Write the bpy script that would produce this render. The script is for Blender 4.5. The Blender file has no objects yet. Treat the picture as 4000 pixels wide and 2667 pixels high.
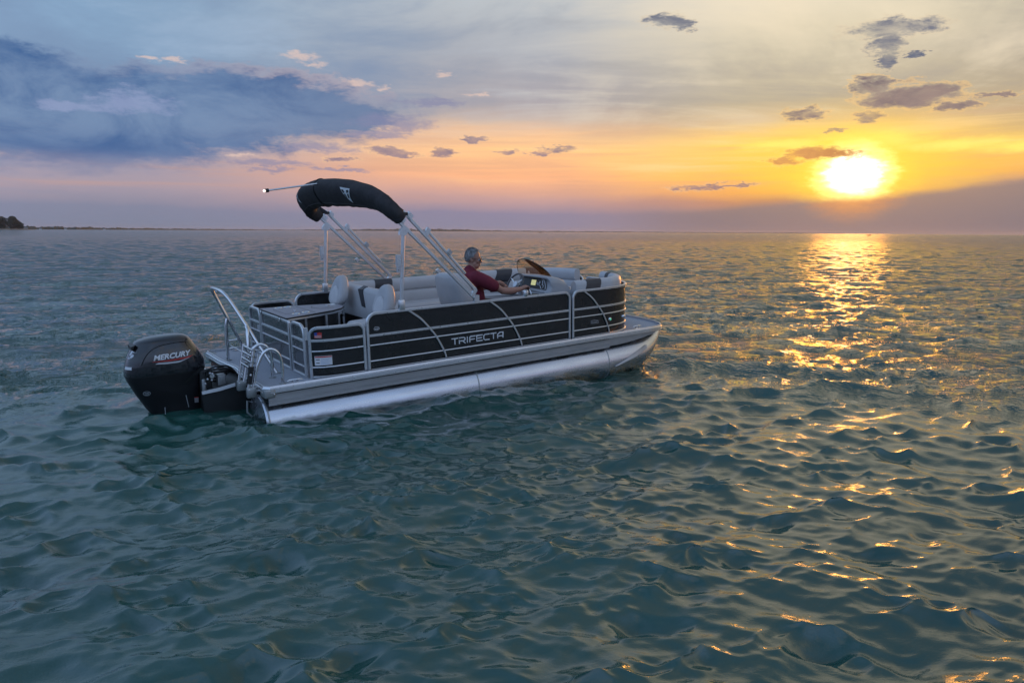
import bpy, bmesh, math, random
import numpy as np
from mathutils import Vector, Matrix, Euler

PI = math.pi
random.seed(7)
rng = np.random.default_rng(11)
S = bpy.context.scene
COL = S.collection

# ------------------------------------------------------------------ camera
FPX = 2830.4                       # focal length in pixels of a 4000 px wide frame
CAM_H = 2.13
cam_d = bpy.data.cameras.new('camera')
cam_d.sensor_width = 36.0
cam_d.lens = 36.0 * FPX / 4000.0
cam_d.clip_start = 0.05
cam_d.clip_end = 60000.0
cam = bpy.data.objects.new('camera', cam_d)
COL.objects.link(cam)
pitch = math.atan((1333.5 - 904.5) / FPX)
roll = 0.00625
fwd = Vector((0, math.cos(pitch), -math.sin(pitch)))
upv = Vector((0, math.sin(pitch), math.cos(pitch)))
rgt = Vector((1, 0, 0))
r2 = (rgt + roll * upv).normalized()
u2 = (upv - roll * rgt).normalized()
cm = Matrix((r2, u2, -fwd)).transposed().to_4x4()
cm.translation = (0, 0, CAM_H)
cam.matrix_world = cm
S.camera = cam

# ------------------------------------------------------------------ sun + sky
SUN_AZ, SUN_EL = 24.65, 3.98       # degrees, azimuth from +Y towards +X
sun_dir = Vector((math.sin(math.radians(SUN_AZ)) * math.cos(math.radians(SUN_EL)),
                  math.cos(math.radians(SUN_AZ)) * math.cos(math.radians(SUN_EL)),
                  math.sin(math.radians(SUN_EL))))
sd = bpy.data.lights.new('sun', 'SUN')
sd.energy = 1.6
sd.angle = math.radians(5.0)
sd.color = (1.0, 0.34, 0.025)
sun = bpy.data.objects.new('sun', sd)
COL.objects.link(sun)
sun.rotation_euler = sun_dir.to_track_quat('Z', 'Y').to_euler()
sun.location = sun_dir * 30

S.view_settings.view_transform = 'Standard'
S.view_settings.look = 'None'
S.view_settings.gamma = 1.0
S.view_settings.use_curve_mapping = False
S.view_settings.exposure = 0.22
S.render.engine = 'CYCLES'
S.cycles.use_denoising = True
S.cycles.sample_clamp_indirect = 6.0
S.cycles.sample_clamp_direct = 1.6
S.cycles.max_bounces = 6
S.cycles.transparent_max_bounces = 12
S.cycles.caustics_reflective = False
S.cycles.caustics_refractive = False


def lin(c):
    out = []
    for v in c[:3]:
        v = v / 255.0
        out.append(v / 12.92 if v <= 0.04045 else ((v + 0.055) / 1.055) ** 2.4)
    return tuple(out) + (1.0,)


class NT:
    """tiny node-graph helper"""
    def __init__(self, tree):
        self.t = tree
        self.n = tree.nodes
        self.l = tree.links

    def new(self, typ, **kw):
        nd = self.n.new(typ)
        for k, v in kw.items():
            setattr(nd, k, v)
        return nd

    def put(self, sock, val):
        if isinstance(val, bpy.types.NodeSocket):
            self.l.new(val, sock)
        else:
            sock.default_value = val

    def math(self, op, a, b=None, c=None, clamp=False):
        nd = self.new('ShaderNodeMath', operation=op, use_clamp=clamp)
        self.put(nd.inputs[0], a)
        if b is not None:
            self.put(nd.inputs[1], b)
        if c is not None:
            self.put(nd.inputs[2], c)
        return nd.outputs[0]

    def vmath(self, op, a, b=None):
        nd = self.new('ShaderNodeVectorMath', operation=op)
        self.put(nd.inputs[0], a)
        if b is not None:
            self.put(nd.inputs[1], b)
        return nd.outputs['Value'] if op in ('LENGTH', 'DOT_PRODUCT') else nd.outputs['Vector']

    def smooth(self, v, lo, hi, a=0.0, b=1.0, kind='SMOOTHSTEP'):
        nd = self.new('ShaderNodeMapRange', interpolation_type=kind)
        self.put(nd.inputs[0], v)
        for i, x in enumerate((lo, hi, a, b)):
            nd.inputs[i + 1].default_value = x
        return nd.outputs[0]

    def mix(self, f, a, b, blend='MIX'):
        nd = self.new('ShaderNodeMix', data_type='RGBA', blend_type=blend)
        self.put(nd.inputs[0], f)
        self.put(nd.inputs[6], a)
        self.put(nd.inputs[7], b)
        return nd.outputs[2]

    def noise(self, vec, scale, detail=4.0, rough=0.5, dist=0.0):
        nd = self.new('ShaderNodeTexNoise')
        if vec is not None:
            self.put(nd.inputs['Vector'], vec)
        nd.inputs['Scale'].default_value = scale
        nd.inputs['Detail'].default_value = detail
        nd.inputs['Roughness'].default_value = rough
        nd.inputs['Distortion'].default_value = dist
        return nd

    def ramp(self, fac, stops):
        nd = self.new('ShaderNodeValToRGB')
        el = nd.color_ramp.elements
        while len(el) < len(stops):
            el.new(0.5)
        for e, (p, c) in zip(el, stops):
            e.position = p
            e.color = c
        self.put(nd.inputs[0], fac)
        return nd.outputs[0]


def build_world():
    w = bpy.data.worlds.new('World')
    S.world = w
    w.use_nodes = True
    g = NT(w.node_tree)
    g.n.clear()
    tc = g.new('ShaderNodeTexCoord')
    D = g.vmath('NORMALIZE', tc.outputs['Generated'])
    sx = g.new('ShaderNodeSeparateXYZ')
    g.put(sx.inputs[0], D)
    X, Y, Z = sx.outputs
    el = g.math('MULTIPLY', g.math('ARCSINE', Z), 57.29578)
    az = g.math('MULTIPLY', g.math('ARCTAN2', X, Y), 57.29578)
    cosun = g.math('ADD', g.math('MULTIPLY', X, math.sin(math.radians(SUN_AZ))),
                   g.math('MULTIPLY', Y, math.cos(math.radians(SUN_AZ))))

    # slow warps so that no layer has a ruled edge
    Ds = g.vmath('MULTIPLY', D, (1.0, 1.0, 3.2))
    nw = g.noise(Ds, 5.0, 7.0, 0.58)
    nA = g.vmath('SUBTRACT', nw.outputs['Color'], (0.5, 0.5, 0.5))
    nf = g.noise(Ds, 42.0, 8.0, 0.68)
    nB = g.vmath('SUBTRACT', nf.outputs['Color'], (0.5, 0.5, 0.5))
    base = g.new('ShaderNodeCombineXYZ')
    g.put(base.inputs[0], az)
    g.put(base.inputs[1], el)
    P0 = base.outputs[0]
    Psoft = g.vmath('ADD', P0, g.vmath('MULTIPLY', nA, (7.0, 1.3, 0)))
    Pbig = g.vmath('ADD', g.vmath('ADD', P0, g.vmath('MULTIPLY', nA, (9.0, 3.6, 0))),
                   g.vmath('MULTIPLY', nB, (3.6, 1.9, 0)))
    Psml = g.vmath('ADD', g.vmath('ADD', P0, g.vmath('MULTIPLY', nA, (0.9, 0.35, 0))),
                   g.vmath('MULTIPLY', nB, (3.4, 1.35, 0)))

    s2 = g.new('ShaderNodeSeparateXYZ')
    g.put(s2.inputs[0], Psoft)
    elw = s2.outputs[1]
    pos = g.math('SQRT', g.math('DIVIDE', g.math('MAXIMUM', elw, 0.0), 90.0), clamp=True)

    def R(stops):
        return g.ramp(pos, [(math.sqrt(max(e, 0) / 90.0), lin(c)) for e, c in stops])
    L = R([(0, (110, 122, 146)), (1.6, (124, 128, 151)), (3.2, (160, 147, 160)), (4.6, (150, 146, 165)), (7, (132, 152, 182)),
           (10, (126, 152, 182)), (16.6, (128, 158, 188)), (26, (150, 176, 208)), (40, (106, 132, 160)), (90, (100, 124, 154))])
    Cc = R([(0, (118, 125, 152)), (1.4, (132, 127, 152)), (2.6, (188, 150, 148)), (4.2, (248, 178, 130)), (6.2, (253, 196, 138)),
            (7.5, (232, 188, 150)), (8.4, (190, 170, 160)), (9.6, (164, 158, 164)), (13, (162, 165, 174)), (16.6, (178, 183, 188)),
            (26, (165, 172, 186)), (40, (118, 134, 152)), (90, (100, 124, 154))])
    SS = R([(0, (118, 110, 126)), (1.3, (134, 115, 122)), (2.4, (178, 126, 100)), (3.0, (228, 158, 84)), (4.2, (255, 188, 80)), (6.3, (255, 206, 96)),
            (7.0, (244, 200, 118)), (8.0, (206, 176, 132)), (9.5, (184, 171, 146)), (12, (196, 185, 162)), (14, (212, 200, 174)), (16.6, (228, 216, 192)),
            (26, (216, 205, 178)), (40, (134, 136, 142)), (90, (100, 124, 154))])
    RR = R([(0, (110, 111, 128)), (1.8, (124, 116, 128)), (3.3, (140, 125, 128)), (3.9, (222, 164, 94)), (5.3, (250, 190, 88)),
            (6.0, (236, 195, 102)), (7.0, (196, 166, 118)), (9, (174, 158, 134)), (12, (166, 158, 146)), (16.6, (206, 196, 172)),
            (26, (206, 196, 172)), (40, (130, 134, 142)), (90, (100, 124, 154))])
    BB = R([(0, (128, 144, 176)), (3, (142, 162, 204)), (8, (162, 194, 246)), (16, (172, 206, 253)), (42, (156, 190, 240)), (90, (100, 124, 154))])
    azw = s2.outputs[0]
    sky = g.mix(g.smooth(azw, -30, 0), L, Cc)
    sky = g.mix(g.smooth(azw, 1, 20), sky, SS)
    sky = g.mix(g.smooth(azw, 25, 38), sky, RR)
    sky = g.mix(g.smooth(cosun, 0.62, -0.15), sky, BB)

    # high thin veil, streaked, on a flat layer far overhead
    den = g.math('ADD', g.math('MAXIMUM', Z, 0.0), 0.10)
    pl = g.new('ShaderNodeCombineXYZ')
    g.put(pl.inputs[0], g.math('DIVIDE', X, den))
    g.put(pl.inputs[1], g.math('DIVIDE', Y, den))
    mp = g.new('ShaderNodeMapping')
    g.put(mp.inputs['Vector'], pl.outputs[0])
    mp.inputs['Rotation'].default_value = (0, 0, math.radians(38))
    mp.inputs['Scale'].default_value = (0.42, 1.15, 1.0)
    ci = g.noise(mp.outputs[0], 1.25, 7.0, 0.6, 0.5)
    civ = g.smooth(ci.outputs['Fac'], 0.30, 0.72, -1.0, 1.0)
    cim = g.math('MULTIPLY', civ, g.smooth(el, 5.0, 10.0))
    mo = g.noise(g.vmath('MULTIPLY', D, (1.0, 1.0, 2.2)), 4.2, 8.0, 0.62, 0.6)
    mov = g.math('MULTIPLY', g.smooth(mo.outputs['Fac'], 0.32, 0.68, -1.0, 1.0), g.smooth(el, 6.5, 9.0))
    cim = g.math('ADD', g.math('MULTIPLY', cim, 0.7), g.math('MULTIPLY', mov, 0.6))
    warmv = g.smooth(az, -12, 14)
    sky = g.mix(g.math('MULTIPLY', g.math('MAXIMUM', cim, 0.0), 0.55, clamp=True), sky, g.mix(warmv, lin((162, 182, 206)), lin((232, 216, 188))))
    sky = g.mix(g.math('MULTIPLY', g.math('MAXIMUM', g.math('MULTIPLY', cim, -1.0), 0.0), 0.55, clamp=True), sky,
                g.mix(warmv, lin((112, 134, 166)), lin((150, 144, 142))))
    # fine bands in the bright strip by the horizon
    st = g.noise(g.vmath('MULTIPLY', D, (1.0, 1.0, 22.0)), 3.2, 6.0, 0.6, 0.3)
    stm = g.math('MULTIPLY', g.smooth(st.outputs['Fac'], 0.46, 0.7), g.math('MULTIPLY', g.smooth(el, 1.5, 3.5), g.smooth(el, 9.0, 6.5)))
    sky = g.mix(g.math('MULTIPLY', stm, 0.38), sky, lin((196, 150, 130)))
    stl = g.math('MULTIPLY', g.smooth(st.outputs['Fac'], 0.5, 0.3), g.math('MULTIPLY', g.smooth(el, 3.0, 5.0), g.smooth(el, 9.0, 6.5)))
    sky = g.mix(g.math('MULTIPLY', g.math('MULTIPLY', stl, 0.5), g.smooth(az, -14, 4)), sky, lin((255, 214, 150)))

    er = g.noise(g.vmath('MULTIPLY', D, (1.0, 1.0, 2.6)), 26.0, 9.0, 0.66, 0.35)
    erode = g.math('SUBTRACT', er.outputs['Fac'], 0.5)
    er2 = g.noise(g.vmath('MULTIPLY', D, (1.0, 1.0, 2.0)), 11.0, 9.0, 0.62, 0.3)
    erode2 = g.math('SUBTRACT', er2.outputs['Fac'], 0.5)

    def blobs(P, lst, lo=0.0, hi=0.42, amp=1.5, ero=None):
        m = None
        for (a, e, sa, se) in lst:
            q = g.vmath('MULTIPLY', g.vmath('SUBTRACT', P, (a, e, 0)), (1.0 / sa, 1.0 / se, 0))
            ln = g.vmath('LENGTH', q)
            m = ln if m is None else g.math('MINIMUM', m, ln)
        f = g.math('ADD', g.math('SUBTRACT', 1.08, m), g.math('MULTIPLY', ero or erode, amp))
        f = g.math('MINIMUM', f, g.math('MULTIPLY', g.math('SUBTRACT', 2.2, m), 0.6))
        return g.smooth(f, lo, hi), f

    # the broad blue cloud bank to the left
    big, bigd = blobs(Pbig, [(-33, 6.9, 13.5, 3.0), (-22.0, 8.4, 10.5, 3.3), (-18.0, 9.0, 8.0, 2.7), (-13.0, 8.3, 4.2, 1.4), (-37, 9.0, 10, 2.4),
                             (-52, 6.8, 14, 2.4)], -0.10, 0.34, 1.35, erode2)
    bb = g.noise(g.vmath('MULTIPLY', D, (1.0, 1.0, 2.2)), 8.0, 9.0, 0.62, 0.5)
    cbig = g.mix(g.smooth(bb.outputs['Fac'], 0.34, 0.66), lin((60, 94, 142)), lin((110, 134, 168)))
    cbig = g.mix(g.math('MULTIPLY', g.smooth(az, -24, -9), 0.70), cbig, lin((98, 116, 150)))
    cbig = g.mix(g.math('MULTIPLY', g.smooth(el, 7.5, 4.8), 0.50), cbig, lin((64, 96, 146)))
    sky = g.mix(g.math('MULTIPLY', big, g.smooth(el, 3.7, 5.6, 0.30, 0.95)), sky, cbig)
    edge = g.math('MULTIPLY', g.smooth(bigd, -0.05, 0.12), g.smooth(bigd, 0.42, 0.18))
    edge = g.math('MULTIPLY', edge, g.math('MULTIPLY', g.smooth(el, 8.6, 10.6), g.smooth(az, -34, -12)))
    sky = g.mix(g.math('MULTIPLY', edge, 0.30), sky, lin((216, 188, 180)))
    puff, _ = blobs(Pbig, [(-27.0, 8.5, 3.2, 0.9), (-30.5, 8.2, 3.6, 0.65)], 0.1, 0.8, 1.4)
    sky = g.mix(g.math('MULTIPLY', puff, 0.55), sky, lin((146, 156, 192)))
    # lit scraps along its upper edge
    lit, _ = blobs(Psml, [(-15.6, 12.3, 1.6, 0.42), (-14.8, 11.8, 1.3, 0.3), (-11.7, 10.7, 1.3, 0.42), (-5.3, 11.5, 1.1, 0.26), (-2.6, 10.1, 1.7, 0.17),
                          (-25.7, 11.4, 1.1, 0.2), (-24.1, 11.4, 0.8, 0.24), (-20.0, 5.3, 1.3, 0.15), (-10.0, 10.5, 0.8, 0.25)], 0.1, 0.9, 2.0)
    sky = g.mix(g.math('MULTIPLY', lit, 0.62), sky, lin((222, 192, 178)))
    # mauve tails trailing right from the bank
    tails, _ = blobs(Psml, [(-5.9, 9.5, 3.6, 0.40), (-9.2, 8.0, 4.0, 0.80), (-10.5, 7.1, 3.2, 0.36), (-18.1, 4.83, 3.8, 0.30), (-18.1, 4.4, 2.6, 0.26),
                            (-13.2, 4.5, 3.0, 0.20), (-14.5, 6.0, 3.5, 0.5)], 0.05, 0.75, 1.7)
    sky = g.mix(g.math('MULTIPLY', tails, 0.66), sky, lin((126, 128, 160)))

    # glow round the sun
    sep = g.vmath('MULTIPLY', g.vmath('SUBTRACT', Psoft, (SUN_AZ, SUN_EL + 0.2, 0)), (0.60, 1.0, 0))
    gd = g.vmath('LENGTH', sep)
    glow = g.math('MULTIPLY', g.smooth(gd, 6.0, 0.6), g.smooth(elw, 1.8, 3.6))
    sky = g.mix(g.math('MULTIPLY', glow, 0.75), sky, lin((255, 208, 66)))
    # yellow strip spreading right at the top of the clear band
    yb, _ = blobs(Psoft, [(25.5, 6.4, 4.8, 0.75), (30.5, 5.9, 5.0, 0.65), (35.0, 5.5, 4.5, 0.60), (20.5, 6.2, 4.0, 0.4)], 0.0, 0.9, 1.2)
    sky = g.mix(g.math('MULTIPLY', yb, 0.80), sky, lin((255, 232, 112)))
    q = g.vmath('MULTIPLY', g.vmath('SUBTRACT', g.vmath('ADD', P0, g.vmath('MULTIPLY', nB, (2.4, 0.8, 0))), (SUN_AZ, SUN_EL + 0.15, 0)), (0.70, 0.86, 0))
    qd = g.vmath('LENGTH', q)
    sky = g.mix(g.math('MULTIPLY', g.smooth(qd, 3.4, 0.9), 0.85), sky, (1.15, 0.74, 0.07, 1))
    sky = g.mix(g.smooth(qd, 2.3, 0.9), sky, (1.7, 1.35, 0.45, 1))
    sky = g.mix(g.smooth(qd, 1.5, 0.3), sky, (3.2, 3.0, 2.5, 1))

    # grey-mauve bank along the horizon under and right of the sun
    top_e = g.math('ADD', g.smooth(az, 8, 24, 1.5, 2.55, 'LINEAR'), g.smooth(az, 25, 38, 0.0, 1.35, 'LINEAR'))
    ban = g.math('SUBTRACT', g.math('ADD', top_e, g.math('MULTIPLY', erode2, 0.9)), el)
    bmask = g.math('MULTIPLY', g.smooth(ban, -0.20, 0.45), g.math('MULTIPLY', g.smooth(az, 6, 18), g.smooth(az, 110, 60)))
    bcol = g.mix(g.smooth(el, 0.2, 3.2), lin((102, 103, 119)), lin((130, 116, 119)))
    bcol = g.mix(g.math('MULTIPLY', g.smooth(qd, 3.2, 1.2), 0.75), bcol, lin((226, 128, 62)))
    sky = g.mix(g.math('MULTIPLY', bmask, 0.86), sky, bcol)

    # small dark clouds, the ones near the sun with a lit rim
    def scud(lst, cd, cl, rimc, rimk, op, sky):
        m, f = blobs(Psml, lst, -0.12, 0.58, 1.7)
        shade = g.smooth(er2.outputs['Fac'], 0.36, 0.62)
        rimm = g.math('MULTIPLY', g.smooth(f, -0.16, 0.02), g.smooth(f, 0.30, 0.06))
        sky = g.mix(g.math('MULTIPLY', rimm, rimk), sky, lin(rimc))
        thin = g.smooth(er.outputs['Fac'], 0.30, 0.62, op * 0.55, min(1.0, op * 1.2))
        return g.mix(g.math('MULTIPLY', m, thin), sky, g.mix(shade, lin(cd), lin(cl)))
    sky = scud([(26.4, 13.4, 2.9, 0.62), (26.3, 12.5, 1.15, 0.95), (26.2, 11.5, 0.5, 0.6), (11.4, 15.0, 1.7, 0.46), (12.6, 14.7, 0.9, 0.42), (27.9, 11.6, 0.5, 0.3)],
               (74, 90, 120), (112, 116, 130), (226, 204, 170), 0.30, 0.85, sky)
    sky = scud([(27.75, 9.1, 3.0, 0.80), (25.5, 9.8, 1.3, 0.80), (25.3, 7.9, 1.1, 0.46), (30.6, 8.3, 1.2, 0.30), (21.2, 8.36, 1.45, 0.46), (32.6, 8.8, 1.5, 0.15), (23.0, 7.1, 0.8, 0.17)],
               (106, 96, 106), (144, 126, 122), (250, 200, 122), 0.38, 0.84, sky)
    sky = scud([(22.2, 5.6, 2.3, 0.38), (19.9, 5.15, 1.4, 0.30), (24.2, 5.42, 1.6, 0.18)],
               (186, 128, 78), (206, 146, 88), (255, 218, 110), 0.55, 0.85, sky)
    sky = scud([(-9.6, 5.95, 1.6, 0.38), (-8.3, 5.75, 1.5, 0.28), (-5.6, 5.92, 1.1, 0.30), (-0.6, 6.0, 0.9, 0.18), (3.7, 6.2, 1.9, 0.30), (2.0, 5.95, 0.9, 0.16),
                (13.4, 3.35, 1.6, 0.22), (16.1, 3.5, 1.8, 0.15), (-13, 5.2, 1.4, 0.18), (33.5, 15.7, 1.1, 0.25), (-3, 6.9, 1.2, 0.18)],
               (94, 94, 128), (136, 122, 138), (250, 204, 150), 0.35, 0.70, sky)

    # clear-air term from the physical sky model, the same sun
    nish = g.new('ShaderNodeTexSky', sky_type='NISHITA')
    nish.sun_disc = False
    nish.sun_elevation = math.radians(SUN_EL)
    nish.sun_rotation = math.radians(SUN_AZ)
    bg1 = g.new('ShaderNodeBackground')
    g.put(bg1.inputs[0], nish.outputs[0])
    bg1.inputs[1].default_value = 0.05
    bg2 = g.new('ShaderNodeBackground')
    g.put(bg2.inputs[0], sky)
    bg2.inputs[1].default_value = 1.0
    mx = g.new('ShaderNodeMixShader')
    mx.inputs[0].default_value = 0.96
    g.l.new(bg1.outputs[0], mx.inputs[1])
    g.l.new(bg2.outputs[0], mx.inputs[2])
    out = g.new('ShaderNodeOutputWorld')
    g.l.new(mx.outputs[0], out.inputs[0])
    w.cycles.sampling_method = 'MANUAL'
    w.cycles.sample_map_resolution = 1024


build_world()

# ------------------------------------------------------------------ materials
def mat(name, color=(0.5, 0.5, 0.5), rough=0.5, metal=0.0, coat=0.0, spec=0.5, var=0.0, vscale=8.0, bump=0.0, bscale=60.0,
        rvar=0.0, stretch=(1, 1, 1), emit=None):
    m = bpy.data.materials.new(name)
    m.use_nodes = True
    g = NT(m.node_tree)
    b = g.n['Principled BSDF']
    b.inputs['Base Color'].default_value = tuple(color[:3]) + (1,)
    b.inputs['Roughness'].default_value = rough
    b.inputs['Metallic'].default_value = metal
    b.inputs['Coat Weight'].default_value = coat
    b.inputs['Specular IOR Level'].default_value = spec
    tc = g.new('ShaderNodeTexCoord')
    v = g.vmath('MULTIPLY', tc.outputs['Object'], stretch)
    if var > 0:
        n = g.noise(v, vscale, 5.0, 0.6)
        f = g.smooth(n.outputs['Fac'], 0.3, 0.7, 1.0 - var, 1.0 + var, 'LINEAR')
        mm = g.vmath('MULTIPLY', tuple(color[:3]), (1, 1, 1))
        cc = g.new('ShaderNodeCombineXYZ')
        for i in range(3):
            g.put(cc.inputs[i], f)
        g.put(b.inputs['Base Color'], g.vmath('MULTIPLY', mm, cc.outputs[0]))
    if rvar > 0:
        n = g.noise(v, vscale * 2.3, 4.0, 0.6)
        g.put(b.inputs['Roughness'], g.smooth(n.outputs['Fac'], 0.3, 0.7, max(0.02, rough - rvar), rough + rvar, 'LINEAR'))
    if bump > 0:
        n = g.noise(v, bscale, 3.0, 0.5)
        bp = g.new('ShaderNodeBump')
        bp.inputs['Strength'].default_value = bump
        bp.inputs['Distance'].default_value = 0.004
        g.put(bp.inputs['Height'], n.outputs['Fac'])
        g.put(b.inputs['Normal'], bp.outputs[0])
    if emit:
        b.inputs['Emission Color'].default_value = tuple(emit[:3]) + (1,)
        b.inputs['Emission Strength'].default_value = emit[3]
    return m


M = {}
M['rail'] = mat('brushed_aluminium_rail', (0.66, 0.68, 0.70), 0.32, 0.9, var=0.05, vscale=14, rvar=0.06)
M['tube'] = mat('brushed_aluminium_tube', (0.55, 0.58, 0.63), 0.28, 0.97, var=0.09, vscale=3.0, rvar=0.09, stretch=(0.35, 2, 2), bump=0.04, bscale=60)
M['skirt'] = mat('ribbed_aluminium_skirt', (0.46, 0.48, 0.50), 0.48, 0.85, var=0.08, vscale=5.0, rvar=0.08, stretch=(0.5, 2, 2))
M['plate'] = mat('dull_aluminium_plate', (0.36, 0.38, 0.38), 0.5, 0.8, var=0.12, vscale=20.0, rvar=0.1)
M['chrome'] = mat('polished_stainless', (0.70, 0.71, 0.72), 0.14, 1.0, var=0.04, vscale=12, rvar=0.06)
M['sheet'] = mat('black_panel_sheet', (0.012, 0.013, 0.014), 0.24, 0.0, coat=0.15, var=0.25, vscale=3.0, rvar=0.06)
M['smoke'] = mat('smoked_panel', (0.018, 0.021, 0.024), 0.14, 0.0, coat=0.6, var=0.15, vscale=3.0)
M['vinyl'] = mat('light_grey_vinyl', (0.47, 0.465, 0.47), 0.50, var=0.05, vscale=6.0, bump=0.10, bscale=260)
M['vinyl2'] = mat('pale_grey_vinyl', (0.55, 0.54, 0.54), 0.48, var=0.05, vscale=6.0, bump=0.10, bscale=260)
M['dark'] = mat('charcoal_vinyl', (0.042, 0.042, 0.048), 0.50, var=0.10, vscale=9.0, bump=0.15, bscale=240)
M['shell'] = mat('grey_moulded_shell', (0.34, 0.345, 0.36), 0.38, coat=0.2, var=0.04, vscale=4.0)
M['table'] = mat('grey_table_laminate', (0.23, 0.23, 0.27), 0.45, var=0.1, vscale=30)
M['floor'] = mat('woven_grey_deck', (0.36, 0.385, 0.43), 0.72, var=0.22, vscale=70.0, bump=0.35, bscale=300)
M['black'] = mat('black_plastic', (0.012, 0.012, 0.013), 0.42, var=0.2, vscale=10)
M['gloss'] = mat('gloss_black_cowl', (0.010, 0.011, 0.014), 0.20, coat=0.7, var=0.15, vscale=4.0, rvar=0.05)
M['chaps'] = mat('satin_black_housing', (0.008, 0.008, 0.010), 0.40, var=0.2, vscale=6.0)
M['canvas'] = mat('black_canvas', (0.034, 0.031, 0.033), 0.85, var=0.3, vscale=14.0, bump=0.6, bscale=90)
M['white'] = mat('white_print', (0.72, 0.74, 0.76), 0.45, var=0.04)
M['silver'] = mat('silver_print', (0.55, 0.57, 0.60), 0.35, 0.5, var=0.05)
M['red'] = mat('red_print', (0.50, 0.035, 0.03), 0.45, var=0.06)
M['print'] = mat('pale_blue_print', (0.25, 0.36, 0.58), 0.5)
M['blue'] = mat('blue_print', (0.03, 0.07, 0.32), 0.5, var=0.06)
M['podgrey'] = mat('black_painted_pod', (0.017, 0.020, 0.021), 0.5, 0.2, var=0.25, vscale=5.0)
M['skin'] = mat('skin', (0.36, 0.185, 0.135), 0.55, var=0.10, vscale=22.0, bump=0.1, bscale=90)
M['hair'] = mat('grey_hair', (0.25, 0.25, 0.255), 0.8, var=0.6, vscale=45.0, bump=0.8, bscale=140, stretch=(1, 1, 0.5))
M['shirt'] = mat('maroon_knit', (0.15, 0.013, 0.030), 0.85, var=0.22, vscale=9.0, bump=0.3, bscale=220)
M['shorts'] = mat('dark_khaki', (0.10, 0.085, 0.065), 0.85, var=0.15, vscale=9.0)
M['lampglow'] = mat('lit_white_lens', (0.9, 0.9, 0.9), 0.3, emit=(1.0, 0.78, 0.66, 1.8))
M['green'] = mat('lit_green_lens', (0.05, 0.5, 0.25), 0.3, emit=(0.12, 0.8, 0.45, 0.35))
M['screen'] = mat('lit_chart_screen', (0.4, 0.42, 0.2), 0.3, emit=(0.62, 0.60, 0.26, 0.55))
M['redlens'] = mat('red_lens', (0.35, 0.03, 0.03), 0.3)
M['leaf'] = mat('dark_foliage', (0.028, 0.046, 0.026), 0.8, var=0.5, vscale=0.25)
M['leaf2'] = mat('far_foliage', (0.026, 0.042, 0.028), 0.85, var=0.4, vscale=0.05)
M['bark'] = mat('bark', (0.09, 0.07, 0.055), 0.9, var=0.3, vscale=2)
M['shore'] = mat('stony_shore', (0.16, 0.14, 0.11), 0.9, var=0.4, vscale=0.2)
M['house'] = mat('pale_house_wall', (0.55, 0.56, 0.55), 0.7, var=0.08, vscale=1)
M['roof'] = mat('grey_shingle_roof', (0.14, 0.14, 0.15), 0.8, var=0.2, vscale=2)
M['wheelgrey'] = mat('dark_grey_wheel', (0.05, 0.05, 0.055), 0.35, coat=0.2)


def plexi():
    m = bpy.data.materials.new('sun_tinted_windscreen')
    m.use_nodes = True
    g = NT(m.node_tree)
    g.n.clear()
    tr = g.new('ShaderNodeBsdfTransparent')
    tr.inputs[0].default_value = (0.96, 0.91, 0.82, 1)  # amber of the sun shining through, put into the sheet's colour
    tl = g.new('ShaderNodeBsdfTranslucent')
    tl.inputs[0].default_value = (0.42, 0.30, 0.16, 1)
    gl = g.new('ShaderNodeBsdfGlossy')
    gl.inputs[1].default_value = 0.06
    m1 = g.new('ShaderNodeMixShader')
    m1.inputs[0].default_value = 0.07
    g.l.new(tr.outputs[0], m1.inputs[1])
    g.l.new(tl.outputs[0], m1.inputs[2])
    fr = g.new('ShaderNodeFresnel')
    fr.inputs[0].default_value = 1.45
    m2 = g.new('ShaderNodeMixShader')
    g.l.new(fr.outputs[0], m2.inputs[0])
    g.l.new(m1.outputs[0], m2.inputs[1])
    g.l.new(gl.outputs[0], m2.inputs[2])
    o = g.new('ShaderNodeOutputMaterial')
    g.l.new(m2.outputs[0], o.inputs[0])
    return m


M['plexi'] = plexi()


def wet_band(m):
    g = NT(m.node_tree)
    b = g.n['Principled BSDF']
    tc = g.new('ShaderNodeTexCoord')
    sp = g.new('ShaderNodeSeparateXYZ')
    g.put(sp.inputs[0], tc.outputs['Object'])
    n = g.noise(g.vmath('MULTIPLY', tc.outputs['Object'], (2.2, 1.0, 0.6)), 3.0, 5.0, 0.6)
    lvl = g.math('ADD', g.math('ADD', sp.outputs[2], g.math('MULTIPLY', sp.outputs[0], 0.04)), 0.443)   # height above the lake
    lvl = g.math('ADD', lvl, g.math('MULTIPLY', g.math('SUBTRACT', n.outputs['Fac'], 0.5), 0.10))
    wet = g.smooth(lvl, 0.085, 0.045)
    src = b.inputs['Base Color'].links[0].from_socket
    g.put(b.inputs['Base Color'], g.mix(g.math('MULTIPLY', wet, 0.6), src, (0.20, 0.22, 0.20, 1)))
    rs_ = b.inputs['Roughness'].links[0].from_socket
    mxr = g.new('ShaderNodeMix')
    g.put(mxr.inputs[0], wet)
    g.put(mxr.inputs[2], rs_)
    mxr.inputs[3].default_value = 0.14
    g.put(b.inputs['Roughness'], mxr.outputs[0])


wet_band(M['tube'])


# ------------------------------------------------------------------ mesh helpers
def tag(o, label=None, cat=None, group=None, kind=None):
    for k, v in (('label', label), ('category', cat), ('group', group), ('kind', kind)):
        if v:
            o[k] = v
    return o


def empty(name, label=None, cat=None, group=None):
    o = bpy.data.objects.new(name, None)
    o.empty_display_size = 0.3
    COL.objects.link(o)
    return tag(o, label, cat, group)


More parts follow.
